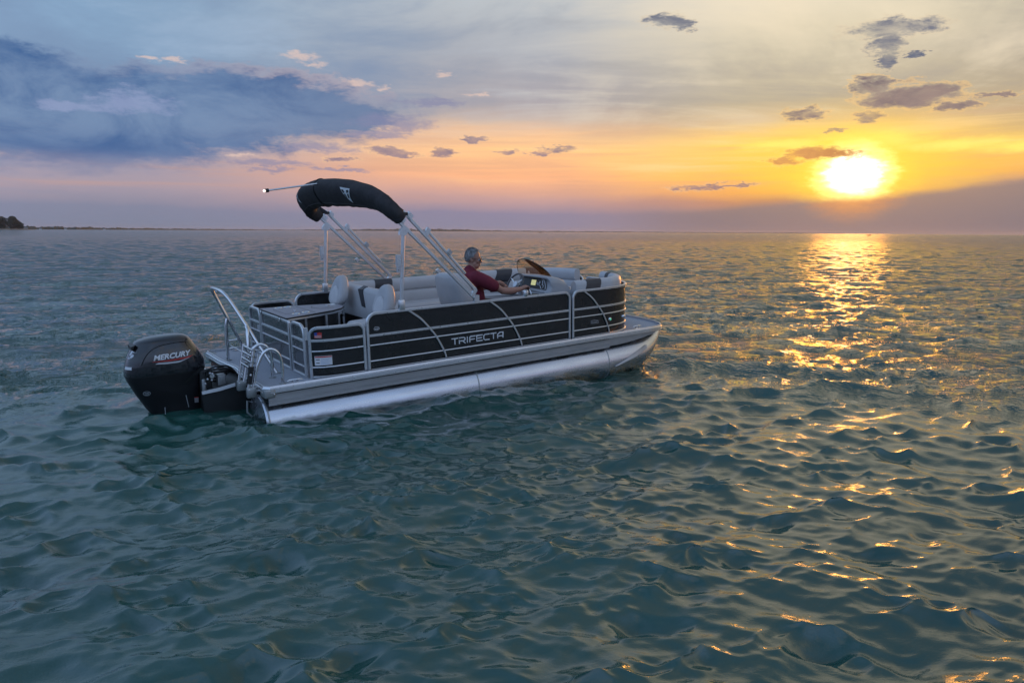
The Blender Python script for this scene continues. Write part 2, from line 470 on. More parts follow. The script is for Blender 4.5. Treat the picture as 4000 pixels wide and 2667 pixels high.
class MB:
    def __init__(self):
        self.v = []
        self.f = []

    def add(self, verts, faces):
        n = len(self.v)
        self.v += [tuple(map(float, p)) for p in verts]
        self.f += [tuple(i + n for i in fc) for fc in faces]
        return self

    def box(self, lo, hi):
        x0, y0, z0 = lo
        x1, y1, z1 = hi
        vs = [(x0, y0, z0), (x1, y0, z0), (x1, y1, z0), (x0, y1, z0), (x0, y0, z1), (x1, y0, z1), (x1, y1, z1), (x0, y1, z1)]
        return self.add(vs, [(0, 3, 2, 1), (4, 5, 6, 7), (0, 1, 5, 4), (1, 2, 6, 5), (2, 3, 7, 6), (3, 0, 4, 7)])

    def rbox(self, lo, hi, r=0.02, seg=3, mtx=None):
        bm = bmesh.new()
        bmesh.ops.create_cube(bm, size=1.0)
        c = [(a + b) / 2 for a, b in zip(lo, hi)]
        s = [abs(b - a) for a, b in zip(lo, hi)]
        for v in bm.verts:
            v.co = Vector((v.co.x * s[0], v.co.y * s[1], v.co.z * s[2]))
        r = min(r, min(s) * 0.49)
        bmesh.ops.bevel(bm, geom=list(bm.edges), offset=r, segments=seg, profile=0.5, affect='EDGES', clamp_overlap=True)
        for v in bm.verts:
            p = v.co + Vector(c) if mtx is None else mtx @ (v.co + Vector(c))
            v.co = p
        bm.verts.index_update()
        self.add([v.co[:] for v in bm.verts], [[v.index for v in f.verts] for f in bm.faces])
        bm.free()
        return self

    def rings(self, rings, cap=True, close=True, loop=False):
        n = len(rings[0])
        vs = [p for r in rings for p in r]
        fs = []
        m = len(rings)
        for i in range(m if loop else m - 1):
            a, b = i * n, ((i + 1) % m) * n
            for j in range(n if close else n - 1):
                k = (j + 1) % n
                fs.append((a + j, a + k, b + k, b + j))
        if cap and close and not loop:
            fs.append(tuple(range(n - 1, -1, -1)))
            fs.append(tuple(range((m - 1) * n, m * n)))
        return self.add(vs, fs)

    def tube(self, pts, r, seg=10, loop=False, cap=True, rad=None):
        pts = [Vector(p) for p in pts]
        n = len(pts)
        t0 = (pts[1] - pts[0]).normalized()
        ref = Vector((0, 0, 1)) if abs(t0.z) < 0.9 else Vector((1, 0, 0))
        nrm = (ref - t0 * ref.dot(t0)).normalized()
        rs = []
        for i, p in enumerate(pts):
            a = pts[i - 1] if (i > 0 or loop) else pts[0]
            b = pts[(i + 1) % n] if (i < n - 1 or loop) else pts[-1]
            t = (b - a).normalized()
            nrm = (nrm - t * nrm.dot(t))
            nrm = nrm.normalized() if nrm.length > 1e-6 else t.orthogonal().normalized()
            bn = t.cross(nrm)
            rr = rad[i] if rad is not None else r
            rs.append([p + (nrm * math.cos(2 * PI * k / seg) + bn * math.sin(2 * PI * k / seg)) * rr for k in range(seg)])
        return self.rings(rs, cap=cap, loop=loop)

    def sweep(self, pts, nrms, prof, loop=False, cap=True):
        """profile (a, b): a along the given normal, b along tangent x normal"""
        pts = [Vector(p) for p in pts]
        n = len(pts)
        rs = []
        for i, p in enumerate(pts):
            a = pts[i - 1] if (i > 0 or loop) else pts[0]
            b = pts[(i + 1) % n] if (i < n - 1 or loop) else pts[-1]
            t = (b - a).normalized()
            N = Vector(nrms[i] if isinstance(nrms, list) else nrms)
            N = (N - t * N.dot(t)).normalized()
            B = t.cross(N)
            rs.append([p + N * q[0] + B * q[1] for q in prof])
        return self.rings(rs, cap=cap, loop=loop)

    def prism(self, poly, fn, d0, d1):
        """2D polygon pushed from depth d0 to d1, mapped by fn(u, v, d)"""
        n = len(poly)
        vs = [fn(u, v, d0) for u, v in poly] + [fn(u, v, d1) for u, v in poly]
        fs = [tuple(range(n - 1, -1, -1)), tuple(range(n, 2 * n))]
        fs += [(i, (i + 1) % n, n + (i + 1) % n, n + i) for i in range(n)]
        return self.add(vs, fs)

    def ball(self, c, r, seg=12, rg=8, sc=(1, 1, 1)):
        vs = [(c[0], c[1], c[2] + r * sc[2])]
        for i in range(1, rg):
            a = PI * i / rg
            for j in range(seg):
                b = 2 * PI * j / seg
                vs.append((c[0] + r * sc[0] * math.sin(a) * math.cos(b), c[1] + r * sc[1] * math.sin(a) * math.sin(b), c[2] + r * sc[2] * math.cos(a)))
        vs.append((c[0], c[1], c[2] - r * sc[2]))
        fs = [(0, 1 + j, 1 + (j + 1) % seg) for j in range(seg)]
        for i in range(rg - 2):
            for j in range(seg):
                a = 1 + i * seg
                fs.append((a + j, a + seg + j, a + seg + (j + 1) % seg, a + (j + 1) % seg))
        a = 1 + (rg - 2) * seg
        fs += [(a + j, len(vs) - 1, a + (j + 1) % seg) for j in range(seg)]
        return self.add(vs, fs)

    def mirror_y(self):
        self.v = [(x, -y, z) for x, y, z in self.v]
        return self

    def mesh(self, name, angle=38):
        me = bpy.data.meshes.new(name)
        me.from_pydata(self.v, [], self.f)
        bm = bmesh.new()
        bm.from_mesh(me)
        bmesh.ops.recalc_face_normals(bm, faces=list(bm.faces))
        bm.to_mesh(me)
        bm.free()
        if angle:
            me.polygons.foreach_set('use_smooth', [True] * len(me.polygons))
            me.set_sharp_from_angle(angle=math.radians(angle))
        return me

    def build(self, name, material, parent=None, angle=38):
        me = self.mesh(name, angle)
        me.materials.append(M[material])
        o = bpy.data.objects.new(name, me)
        COL.objects.link(o)
        o.parent = parent
        return o


def rect(w, h, r=0.004):
    a, b = w / 2, h / 2
    return [(-a + r, -b), (a - r, -b), (a, -b + r), (a, b - r), (a - r, b), (-a + r, b), (-a, b - r), (-a, -b + r)]


def circ(r, n=10):
    return [(r * math.cos(2 * PI * k / n), r * math.sin(2 * PI * k / n)) for k in range(n)]


def arc(c, r, a0, a1, n=8):
    return [(c[0] + r * math.cos(math.radians(a0 + (a1 - a0) * i / n)), c[1] + r * math.sin(math.radians(a0 + (a1 - a0) * i / n))) for i in range(n + 1)]


def spline(pts, n=8):
    """Catmull-Rom through the points (any dimension)"""
    P = [np.array(p, float) for p in pts]
    P = [2 * P[0] - P[1]] + P + [2 * P[-1] - P[-2]]
    out = []
    for i in range(1, len(P) - 2):
        for k in range(n):
            t = k / n
            out.append(0.5 * ((2 * P[i]) + (-P[i - 1] + P[i + 1]) * t + (2 * P[i - 1] - 5 * P[i] + 4 * P[i + 1] - P[i + 2]) * t * t
                              + (-P[i - 1] + 3 * P[i] - 3 * P[i + 1] + P[i + 2]) * t ** 3))
    out.append(P[-2])
    return out


def text_polys(txt, size, shear=0.0, offset=0.0, spacing=1.0):
    """flat outline mesh of a word from the built-in font: verts (u, v), faces"""
    cu = bpy.data.curves.new('lettering_curve', 'FONT')
    cu.body = txt
    cu.size = size
    cu.shear = shear
    cu.offset = offset
    cu.space_character = spacing
    cu.resolution_u = 3
    ob = bpy.data.objects.new('lettering_curve', cu)
    COL.objects.link(ob)
    dg = bpy.context.evaluated_depsgraph_get()
    me = bpy.data.meshes.new_from_object(ob.evaluated_get(dg))
    vs = [(v.co.x, v.co.y) for v in me.vertices]
    fs = [tuple(p.vertices) for p in me.polygons]
    bpy.data.objects.remove(ob)
    bpy.data.curves.remove(cu)
    bpy.data.meshes.remove(me)
    return vs, fs


def lettering(txt, fn, w, h, shear=0.0, offset=0.0, depth=0.003, spacing=1.0):
    """word scaled to a w x h box; fn(u, v, d) places it; a thin solid"""
    vs, fs = text_polys(txt, 1.0, shear, offset, spacing)
    us = [a for a, _ in vs]
    ws = [b for _, b in vs]
    u0, u1, v0, v1 = min(us), max(us), min(ws), max(ws)
    q = [((a - u0) / (u1 - u0) * w, (b - v0) / (v1 - v0) * h) for a, b in vs]
    n = len(q)
    mb = MB()
    P = [fn(a, b, 0) for a, b in q] + [fn(a, b, depth) for a, b in q]
    F = [tuple(reversed(f)) for f in fs] + [tuple(i + n for i in f) for f in fs]
    cnt = {}
    for f in fs:
        for i in range(len(f)):
            e = (f[i], f[(i + 1) % len(f)])
            cnt[e] = cnt.get(e, 0) + 1
    for (a, b) in cnt:
        if (b, a) not in cnt:
            F.append((a, b, b + n, a + n))
    mb.add(P, F)
    return mb


def decal(fn, u0, u1, v0, v1, d0, d1, n=10):
    """thin printed patch that follows a curved side"""
    mb = MB()
    mb.rings([[fn(u0 + (u1 - u0) * i / n, v0, d0), fn(u0 + (u1 - u0) * i / n, v0, d1), fn(u0 + (u1 - u0) * i / n, v1, d1), fn(u0 + (u1 - u0) * i / n, v1, d0)] for i in range(n + 1)])
    return mb


# ------------------------------------------------------------------ water
def build_water():
    view0, view1 = math.radians(-44), math.radians(44)
    th_in = np.linspace(view0, view1, 880)
    th_out = np.linspace(view1, view0 + 2 * PI, 66)[1:-1]
    th = np.concatenate([th_in, th_out])
    fpx = FPX * 1024 / 4000.0
    v = np.arange(575, 96.0, -1.0)
    r1 = list(CAM_H * fpx / v)
    r1 = [q for q in r1 if q > 2.2]
    while r1[-1] < 420:                # fine enough to keep the crests a long way out
        r1.append(r1[-1] + 0.095 + 0.0034 * (r1[-1] - 15))
    r1 = np.array(r1)
    r0 = np.array([0.6, 1.0, 1.4, 1.7, 1.95, 2.15])
    r3 = np.geomspace(r1[-1] * 1.05, 32000.0, 46)
    r = np.concatenate([r0, r1, r3])
    nr, nt = len(r), len(th)
    Rg, Tg = np.meshgrid(r, th, indexing='ij')
    X = (Rg * np.sin(Tg)).ravel()
    Y = (Rg * np.cos(Tg)).ravel()
    dr = np.gradient(r)
    dth = np.gradient(np.concatenate([th, [th[0] + 2 * PI]]))[:-1]
    step = np.maximum(dr[:, None], Rg * np.abs(dth)[None, :]).ravel()

    # slow gust pattern: patches of rougher and calmer water
    gust = np.zeros_like(X)
    for _ in range(9):
        lam = rng.uniform(3.5, 16)
        a = rng.uniform(0, 2 * PI)
        gust += np.sin(2 * PI / lam * (X * math.cos(a) + Y * math.sin(a) * 1.5) + rng.uniform(0, 6.28))
    gust = 0.5 + gust / 9 * 1.1
    # wave groups: steep little crests come in sparse clusters on a mostly smooth surface
    grp = np.zeros_like(X)
    for _ in range(26):
        lx, ly = rng.uniform(0.7, 2.4), rng.uniform(0.4, 1.4)
        s1, s2 = rng.choice([-1, 1]), rng.uniform(-0.5, 0.5)
        grp += np.sin(2 * PI * (s1 * X / lx + (1 + s2) * Y / ly) + rng.uniform(0, 6.28))
    grp = grp / math.sqrt(13.0) + 0.9 * (gust - 0.5)
    grp = 0.42 + 0.70 * np.clip(grp, 0, 1.15)
    big_grp = np.zeros_like(X)
    for _ in range(20):
        lx, ly = rng.uniform(2.2, 9.0), rng.uniform(1.6, 5.0)
        big_grp += np.sin(2 * PI * (rng.choice([-1, 1]) * X / lx + Y / ly) + rng.uniform(0, 6.28))
    big_grp = 0.45 + 0.55 * np.clip(big_grp / math.sqrt(10.0), 0, 1.2)
    N = 200
    lams = np.exp(rng.uniform(math.log(0.075), math.log(3.0), N))
    main = math.radians(-76)          # waves run towards the camera, a little to the right
    dirs = main + rng.normal(0, math.radians(36), N)
    sl = np.interp(np.log(lams), np.log([0.075, 0.13, 0.22, 0.42, 0.75, 1.4, 3.0]), [1.1, 1.8, 2.1, 1.60, 1.05, 0.90, 0.45])
    sl *= 0.32 * math.sqrt(2.0 / N)
    amps = sl * lams / (2 * PI)
    phs = rng.uniform(0, 2 * PI, N)
    Zh = np.zeros_like(X)
    DX = np.zeros_like(X)
    DY = np.zeros_like(X)
    lost = np.zeros_like(X)
    tot = 0.0
    for lam, a, am, ph, s_ in zip(lams, dirs, amps, phs, sl):
        ca, sa = math.cos(a), math.sin(a)
        att = np.clip((lam / step - 2.0) / 2.0, 0, 1)
        idx = np.nonzero(att > 0)[0]
        tot += s_ * s_
        lost += s_ * s_ * (1 - att * att)
        if len(idx) == 0:
            continue
        arg = 2 * PI / lam * (X[idx] * ca + Y[idx] * sa) + ph
        m = am * att[idx]
        if lam < 0.85:
            m = m * grp[idx]
        else:
            m = m * big_grp[idx]
        Zh[idx] += m * np.sin(arg)
        c = m * np.cos(arg) * (1.0 if lam > 0.25 else 0.8)
        DX[idx] += c * ca
        DY[idx] += c * sa
    # crossing boat wake running off to the lower right
    wk = np.exp(-((X - 4.2) / 2.2) ** 2 - ((Y - 4.6) / 2.6) ** 2)
    for lam, deg, am in ((0.85, 40, 0.016), (0.46, 34, 0.008), (1.5, 46, 0.022), (0.27, 44, 0.004)):
        a = math.radians(deg)
        Zh += wk * am * np.sin(2 * PI / lam * (X * math.cos(a) + Y * math.sin(a)) + 1.3 * deg)
    X = X + DX
    Y = Y + DY
    co = np.stack([X, Y, Zh], -1).astype(np.float32)
    co = np.concatenate([co, np.array([[0, 0, 0]], np.float32)])
    i0 = np.arange(nr - 1)[:, None] * nt
    j = np.arange(nt)[None, :]
    j2 = (j + 1) % nt
    quads = np.stack([i0 + j, i0 + nt + j, i0 + nt + j2, i0 + j2], -1).reshape(-1, 4)
    tris = np.stack([np.full(nt, nr * nt), np.arange(nt), (np.arange(nt) + 1) % nt], -1)
    me = bpy.data.meshes.new('water')
    me.vertices.add(len(co))
    me.vertices.foreach_set('co', co.ravel())
    nl = quads.size + tris.size
    me.loops.add(nl)
    me.loops.foreach_set('vertex_index', np.concatenate([quads.ravel(), tris.ravel()]).astype(np.int32))
    npoly = len(quads) + len(tris)
    me.polygons.add(npoly)
    ls = np.concatenate([np.arange(len(quads)) * 4, quads.size + np.arange(len(tris)) * 3]).astype(np.int32)
    me.polygons.foreach_set('loop_start', ls)
    me.polygons.foreach_set('use_smooth', np.ones(npoly, bool))
    me.update(calc_edges=True)
    at = me.attributes.new('unresolved', 'FLOAT', 'POINT')
    at.data.foreach_set('value', np.concatenate([np.sqrt(lost / tot), [0]]).astype(np.float32))
    ga = me.attributes.new('gust', 'FLOAT', 'POINT')
    ga.data.foreach_set('value', np.concatenate([np.clip(gust, 0, 1.3), [0.5]]).astype(np.float32))

    m = bpy.data.materials.new('lake_water')
    m.use_nodes = True
    g = NT(m.node_tree)
    b = g.n['Principled BSDF']
    tc = g.new('ShaderNodeTexCoord')
    ob = tc.outputs['Object']
    n0 = g.noise(ob, 0.35, 3.0, 0.5)
    g.put(b.inputs['Base Color'], g.mix(n0.outputs['Fac'], (0.006, 0.046, 0.038, 1), (0.019, 0.096, 0.076, 1)))
    b.inputs['Roughness'].default_value = 0.05
    b.inputs['IOR'].default_value = 1.74
    b.inputs['Specular IOR Level'].default_value = 0.5
    un = g.new('ShaderNodeAttribute', attribute_name='unresolved').outputs['Fac']
    gu = g.new('ShaderNodeAttribute', attribute_name='gust').outputs['Fac']
    g.put(b.inputs['Roughness'], g.smooth(un, 0.75, 1.0, 0.030, 0.10))
    # ripples too fine for the mesh
    st = g.vmath('MULTIPLY', ob, (0.8, 1.35, 1.0))
    n1 = g.noise(st, 24.0, 4.0, 0.6, 0.9)
    b1 = g.new('ShaderNodeBump')
    b1.inputs['Distance'].default_value = 0.020
    g.put(b1.inputs['Strength'], g.smooth(gu, 0.0, 1.1, 0.06, 0.24))
    g.put(b1.inputs['Height'], n1.outputs['Fac'])
    # chop beyond the reach of the mesh
    n2 = g.noise(g.vmath('MULTIPLY', ob, (0.6, 1.0, 1.0)), 0.45, 7.0, 0.64, 0.4)
    b2 = g.new('ShaderNodeBump')
    b2.inputs['Distance'].default_value = 3.0
    g.put(b2.inputs['Strength'], g.smooth(un, 0.50, 1.0, 0.0, 1.0))
    g.put(b2.inputs['Height'], g.math('POWER', n2.outputs['Fac'], 3.0))
    g.put(b2.inputs['Normal'], b1.outputs[0])
    g.put(b.inputs['Normal'], b2.outputs[0])
    me.materials.append(m)
    o = bpy.data.objects.new('water', me)
    COL.objects.link(o)
    tag(o, 'wide choppy green-blue lake running to the horizon', 'water', kind='structure')
    return o


build_water()

# ------------------------------------------------------------------ the pontoon boat (boat axes: x forward, y to port, z up from the deck)
BOAT = empty('pontoon_boat', 'silver and black pontoon boat with a folded black canopy, drifting on the open lake', 'pontoon boat')
BOAT.rotation_mode = 'YXZ'
BOAT.location = (-3.0031, 9.1614, 0.443)
BOAT.rotation_euler = (0.0217, -0.04, 0.6267)
BW = 1.22


class Plan:
    """horizontal line the fence follows; outward normal to the right of travel"""
    def __init__(self, pts, n=10):
        P = np.array(spline([(a, b) for a, b in pts], n))
        d = np.hypot(*np.diff(P, axis=0).T)
        self.s = np.concatenate([[0], np.cumsum(d)])
        self.P = P
        self.L = float(self.s[-1])

    def at(self, s):
        return np.array([np.interp(s, self.s, self.P[:, 0]), np.interp(s, self.s, self.P[:, 1])])

    def nrm(self, s):
        e = 0.02
        t = self.at(min(s + e, self.L)) - self.at(max(s - e, 0))
        t /= np.linalg.norm(t)
        return np.array([t[1], -t[0]])

    def pt(self, s, z, o=0.0):
        p = self.at(s) + self.nrm(s) * o
        return (p[0], p[1], z)

    def n3(self, s):
        n = self.nrm(s)
        return (n[0], n[1], 0.0)


def flip(o, my):
    return o


def fence_section(name, plan, h, ra, rb, my=1, rails=True, sheet='sheet', arches=(), zs=(0.44, 0.322, 0.13), parent=None, foot=0.0):
    """outline frame (the part) with its sheet and rails as pieces of it. ra, rb: corner radii"""
    L = plan.L
    t = 0.017
    top = h - t
    path = [(t, foot)]
    path += [(t, top - ra)] + [(t + ra - ra * math.cos(math.radians(a)), top - ra + ra * math.sin(math.radians(a))) for a in range(10, 90, 10)]
    m = max(2, int(L / 0.12))
    path += [(t + ra + (L - 2 * t - ra - rb) * i / m, top) for i in range(m + 1)]
    path += [(L - t - rb + rb * math.sin(math.radians(a)), top - rb + rb * math.cos(math.radians(a))) for a in range(10, 90, 10)]
    path += [(L - t, top - rb), (L - t, foot)]
    pts = [plan.pt(s, z) for s, z in path]
    nr = [plan.n3(s) for s, z in path]
    mb = MB().sweep(pts, nr, rect(0.034, 0.034, 0.006))
    q = [2 * t + (L - 4 * t) * i / m for i in range(m + 1)]
    mb.sweep([plan.pt(s, foot + 0.017) for s in q], [plan.n3(s) for s in q], rect(0.030, 0.030, 0.004))
    if my < 0:
        mb.mirror_y()
    fr = mb.build(name, 'rail', parent or BOAT)

    def ztop(s):
        z = top
        for rr, d in ((ra, s - t), (rb, L - t - s)):
            if d < rr:
                z = min(z, top - rr + math.sqrt(max(0.0, rr * rr - (rr - max(d, 0)) ** 2)))
        return z
    ss = sorted(set([t, t + 0.012, t + ra * 0.25, t + ra * 0.6, t + ra] + [t + ra + (L - 2 * t - ra - rb) * i / m for i in range(m + 1)]
                    + [L - t - rb * 0.6, L - t - rb * 0.25, L - t - 0.012, L - t]))
    outer = [[plan.pt(s, z, -0.004) for z in (foot + 0.01, ztop(s))] for s in ss]
    inner = [[plan.pt(s, z, -0.007) for z in (foot + 0.01, ztop(s))] for s in ss]
    mb = MB()
    mb.rings([[a[0], a[1], b[1], b[0]] for a, b in zip(outer, inner)])
    if my < 0:
        mb.mirror_y()
    mb.build('panel_sheet', sheet, fr)
    if rails:
        mb = MB().sweep([plan.pt(s, zs[0], 0.004) for s in q], [plan.n3(s) for s in q], rect(0.018, 0.030, 0.004))
        if my < 0:
            mb.mirror_y()
        mb.build('flat_rail', 'rail', fr)
        for z in zs[1:]:
            mb = MB().sweep([plan.pt(s, z, 0.004) for s in q], [plan.n3(s) for s in q], circ(0.0095, 8))
            if my < 0:
                mb.mirror_y()
            mb.build('round_rail', 'rail', fr)
        k = max(2, int(L / 0.42))
        for i in range(k):
            s = L * (i + 0.5) / k
            c = plan.pt(s, zs[0], 0.013)
            n = plan.n3(s)
            mb = MB().tube([c, tuple(c[j] + n[j] * 0.004 for j in range(3))], 0.006, 8)
            if my < 0:
                mb.mirror_y()
            mb.build('screw', 'plate', fr)
    for prof in arches:
        sp = spline(prof, 6)
        mb = MB().sweep([plan.pt(s, z, 0.010) for s, z in sp], [plan.n3(s) for s, z in sp], rect(0.014, 0.026, 0.005))
        if my < 0:
            mb.mirror_y()
        mb.build('arch_bar', 'rail', fr)
    return fr


def arch_at(x0, x_off):
    return [(x0 - x_off, 0.700), (x0 + 0.165 - x_off, 0.580), (x0 + 0.287 - x_off, 0.447), (x0 + 0.384 - x_off, 0.322), (x0 + 0.488 - x_off, 0.132), (x0 + 0.522 - x_off, 0.030)]


# ---- deck
def deck_outline():
    half = [(-0.50, 0.0), (-0.525, 0.25), (-0.555, 0.62), (-0.56, 1.24), (-0.52, 1.29)]
    half += [(5.40, 1.295), (5.62, 1.285), (5.76, 1.22), (5.86, 1.10), (5.95, 0.90), (6.01, 0.60), (6.035, 0.30), (6.04, 0.0)]
    star = [(x, -y) for x, y in half]
    port = list(reversed(half))[1:-1]
    return star + port


OUT = deck_outline()
mb = MB().prism(OUT, lambda u, v, d: (u, v, d), -0.05, -0.001)
DECK = mb.build('deck', 'floor', BOAT)
# rub rail following the edge, two beads
cl = [(x, y) for x, y in OUT]


def closed_path(pts, z, off=0.0):
    n = len(pts)
    P, N = [], []
    for i in range(n):
        a, b = np.array(pts[i - 1]), np.array(pts[(i + 1) % n])
        t = (b - a) / np.linalg.norm(b - a)
        nn = np.array([t[1], -t[0]])
        c = np.array((sum(p[0] for p in pts) / n, 0.0))
        if nn @ (np.array(pts[i]) - c) < 0:
            nn = -nn
        p = np.array(pts[i]) + nn * off
        P.append((p[0], p[1], z))
        N.append((nn[0], nn[1], 0))
    return P, N


P_, N_ = closed_path(cl, -0.022, 0.012)
prof_rub = [(-0.012, -0.055), (0.002, -0.055), (0.006, -0.038), (0.016, -0.028), (0.016, -0.018), (0.006, -0.008), (0.006, 0.002), (0.018, 0.008), (0.018, 0.020), (0.008, 0.027), (-0.012, 0.027)]
MB().sweep(P_, N_, prof_rub, loop=True, cap=False).build('rub_rail', 'rail', DECK, 30)
# side skirts under the deck edge
for sgn in (-1, 1):
    sk = MB()
    xs = np.linspace(-0.53, 4.62, 24)
    sk.sweep([(x, sgn * 1.262, -0.128) for x in xs], (0, sgn, 0), [(-0.008, -0.058), (0.004, -0.058), (0.004, -0.046), (0.000, -0.042), (0.000, 0.010), (0.005, 0.014), (0.005, 0.026), (0.000, 0.030), (0.000, 0.070), (-0.008, 0.070)])
    sk_o = sk.build('side_skirt', 'skirt', BOAT, 25)
    for x in np.linspace(-0.40, 4.3, 8):
        MB().rbox((x - 0.045, sgn * 1.235 - 0.03, -0.200), (x + 0.045, sgn * 1.235 + 0.03, -0.184), 0.004, 1).build('mounting_clip', 'plate', sk_o)
for sgn in (-1, 1):
    q = [(4.625, -0.055), (4.625, -0.182), (4.80, -0.182), (5.05, -0.168), (5.36, -0.135), (5.60, -0.096), (5.66, -0.056)]
    MB().prism(q, lambda u, v, d: (u, sgn * d, v), 1.215, 1.240).build('bow_closeout', 'skirt', BOAT, 20)
# cross beams below the deck
for x in np.arange(-0.3, 5.6, 0.62):
    MB().box((x - 0.04, -1.2, -0.14), (x + 0.04, 1.2, -0.052)).build('cross_beam', 'plate', DECK)
# stern corner brackets and stern cap
for sgn in (-1, 1):
    b = MB().rbox((-0.585, min(sgn * 1.14, sgn * 1.318), -0.100), (-0.46, max(sgn * 1.14, sgn * 1.318), 0.006), 0.02, 3).build('corner_bracket', 'plate', DECK)
    MB().ball((-0.48, sgn * 1.322, -0.055), 0.009, 8, 5).build('bolt', 'chrome', b)


def cleat(x, y, s=1.0, rot=0.0):
    c, sn = math.cos(rot), math.sin(rot)

    def T(p):
        return (x + (p[0] * c - p[1] * sn) * s, y + (p[0] * sn + p[1] * c) * s, 0.002 + p[2] * s)
    mb = MB().tube([T((-0.09, 0, 0.034)), T((-0.06, 0, 0.042)), T((0, 0, 0.044)), T((0.06, 0, 0.042)), T((0.09, 0, 0.034))], 0.008 * s, 8, rad=[0.004, 0.008, 0.009, 0.008, 0.004])
    for k in (-0.03, 0.03):
        mb.tube([T((k, 0, 0)), T((k, 0, 0.042))], 0.008, 8)
    mb.rbox(T((-0.055, -0.02, 0)), T((0.055, 0.02, 0.006)), 0.002, 1)
    mb.build('cleat', 'chrome', DECK)


cleat(5.30, -1.16)
cleat(5.30, 1.16)
cleat(-0.20, -1.19)
cleat(-0.20, 1.19)


# ---- pontoons
def tube_part(yc, name='pontoon'):
    R0, zc = 0.322, -0.455
    n = 40
    rings_ = []
    xs = list(np.linspace(-0.555, 4.62, 22)) + list(np.linspace(4.72, 5.985, 20))
    for x in xs:
        k = min(1.0, max(0.0, (x - 4.62) / 1.38))
        zt = zc + R0 + 0.058 * k ** 1.4
        zb = zc - R0 + (0.66 * k ** 4.5)
        hw = R0 * (1 - 0.93 * k ** 4.2)
        r = []
        for j in range(n):
            a = 2 * PI * j / n
            ca, sa = math.cos(a), math.sin(a)
            # the nose pinches to a keel below
            w = hw * (1 - 0.62 * k * max(0, -sa))
            r.append((x, yc + w * ca * (abs(ca) ** (0.0)), (zt + zb) / 2 + (zt - zb) / 2 * sa))
        rings_.append(r)
    p = MB().rings(rings_, cap=True).build(name, 'tube', BOAT, 40)
    # welded end cap, a shallow cone
    cap = []
    for rr, dx in ((0.326, 0.0), (0.318, -0.018), (0.16, -0.045), (0.02, -0.058)):
        cap.append([(-0.556 + dx, yc + rr * math.cos(2 * PI * j / n), zc + rr * math.sin(2 * PI * j / n)) for j in range(n)])
    MB().rings(cap).build('end_cap', 'tube', p, 25)
    for x in (-0.54, 2.24, 4.60):
        w = []
        for rr, dx in ((0.320, -0.012), (0.3265, -0.006), (0.3265, 0.006), (0.320, 0.012)):
            w.append([(x + dx, yc + rr * math.cos(2 * PI * j / n), zc + rr * math.sin(2 * PI * j / n)) for j in range(n)])
        MB().rings(w, cap=False).build('weld_seam', 'plate', p, 20)
    # towing eye on the cap
    MB().tube([(-0.600, yc + 0.10, zc + 0.23), (-0.655, yc + 0.10, zc + 0.255), (-0.665, yc + 0.10, zc + 0.12), (-0.615, yc + 0.10, zc + 0.06)], 0.011, 8).build('towing_eye', 'plate', p)
    # riser the deck sits on
    MB().box((-0.50, yc - 0.05, zc + 0.315), (4.9, yc + 0.05, -0.139)).build('riser', 'skirt', p)
    for sg in (-1, 1):
        s_ = MB()
        A = np.array((4.72, yc + sg * 0.318, -0.50))
        B = np.array((5.44, yc + sg * 0.262, -0.265))
        wd = np.array((0.0, sg * 0.016, -0.062))
        t_ = np.array((0.0, sg * 0.012, 0.012))
        q = []
        for i in range(9):
            f = i / 8.0
            c = A * (1 - f) + B * f + np.array((0, sg * 0.020 * math.sin(PI * f), 0))
            wf = wd * (0.25 + 0.75 * min(1, f * 1.6))
            q.append([tuple(c), tuple(c + t_), tuple(c + wf + t_), tuple(c + wf)])
        s_.rings(q)
        s_.build('lifting_strake', 'skirt', p, 25)
    return p


PON = tube_part(-0.962)
tube_part(0.962)

# ---- motor pod under the stern
pod = MB()
rr = []
for x, hw, zt, zb in ((-1.00, 0.27, -0.165, -0.62), (-0.82, 0.335, -0.135, -0.70), (-0.45, 0.345, -0.075, -0.76), (0.6, 0.345, -0.075, -0.78)):
    rr.append([(x, -hw, zt), (x, -hw, zb + 0.12), (x, -hw * 0.6, zb), (x, hw * 0.6, zb), (x, hw, zb + 0.12), (x, hw, zt)])
pod.rings(rr)
POD = pod.build('motor_pod', 'podgrey', BOAT, 20)
for sg in (-1, 1):
    MB().rings([[(x, sg * (y - 0.012), z), (x, sg * (y + 0.014), z), (x, sg * (y + 0.014), z - 0.035), (x, sg * (y - 0.012), z - 0.035)]
                for x, y, z in ((-1.005, 0.272, -0.155), (-0.82, 0.338, -0.125), (-0.64, 0.344, -0.096))]).build('trim_strip', 'white', POD, 25)
MB().rbox((-0.985, -0.22, -0.30), (-0.935, 0.22, -0.02), 0.02).build('transom_plate', 'plate', POD)
MB().rbox((-0.80, -0.20, -0.16), (-0.70, -0.10, 0.0), 0.015).build('hinge_bracket', 'plate', POD)
MB().rbox((-0.80, 0.10, -0.16), (-0.70, 0.20, 0.0), 0.015).build('hinge_bracket', 'plate', POD)

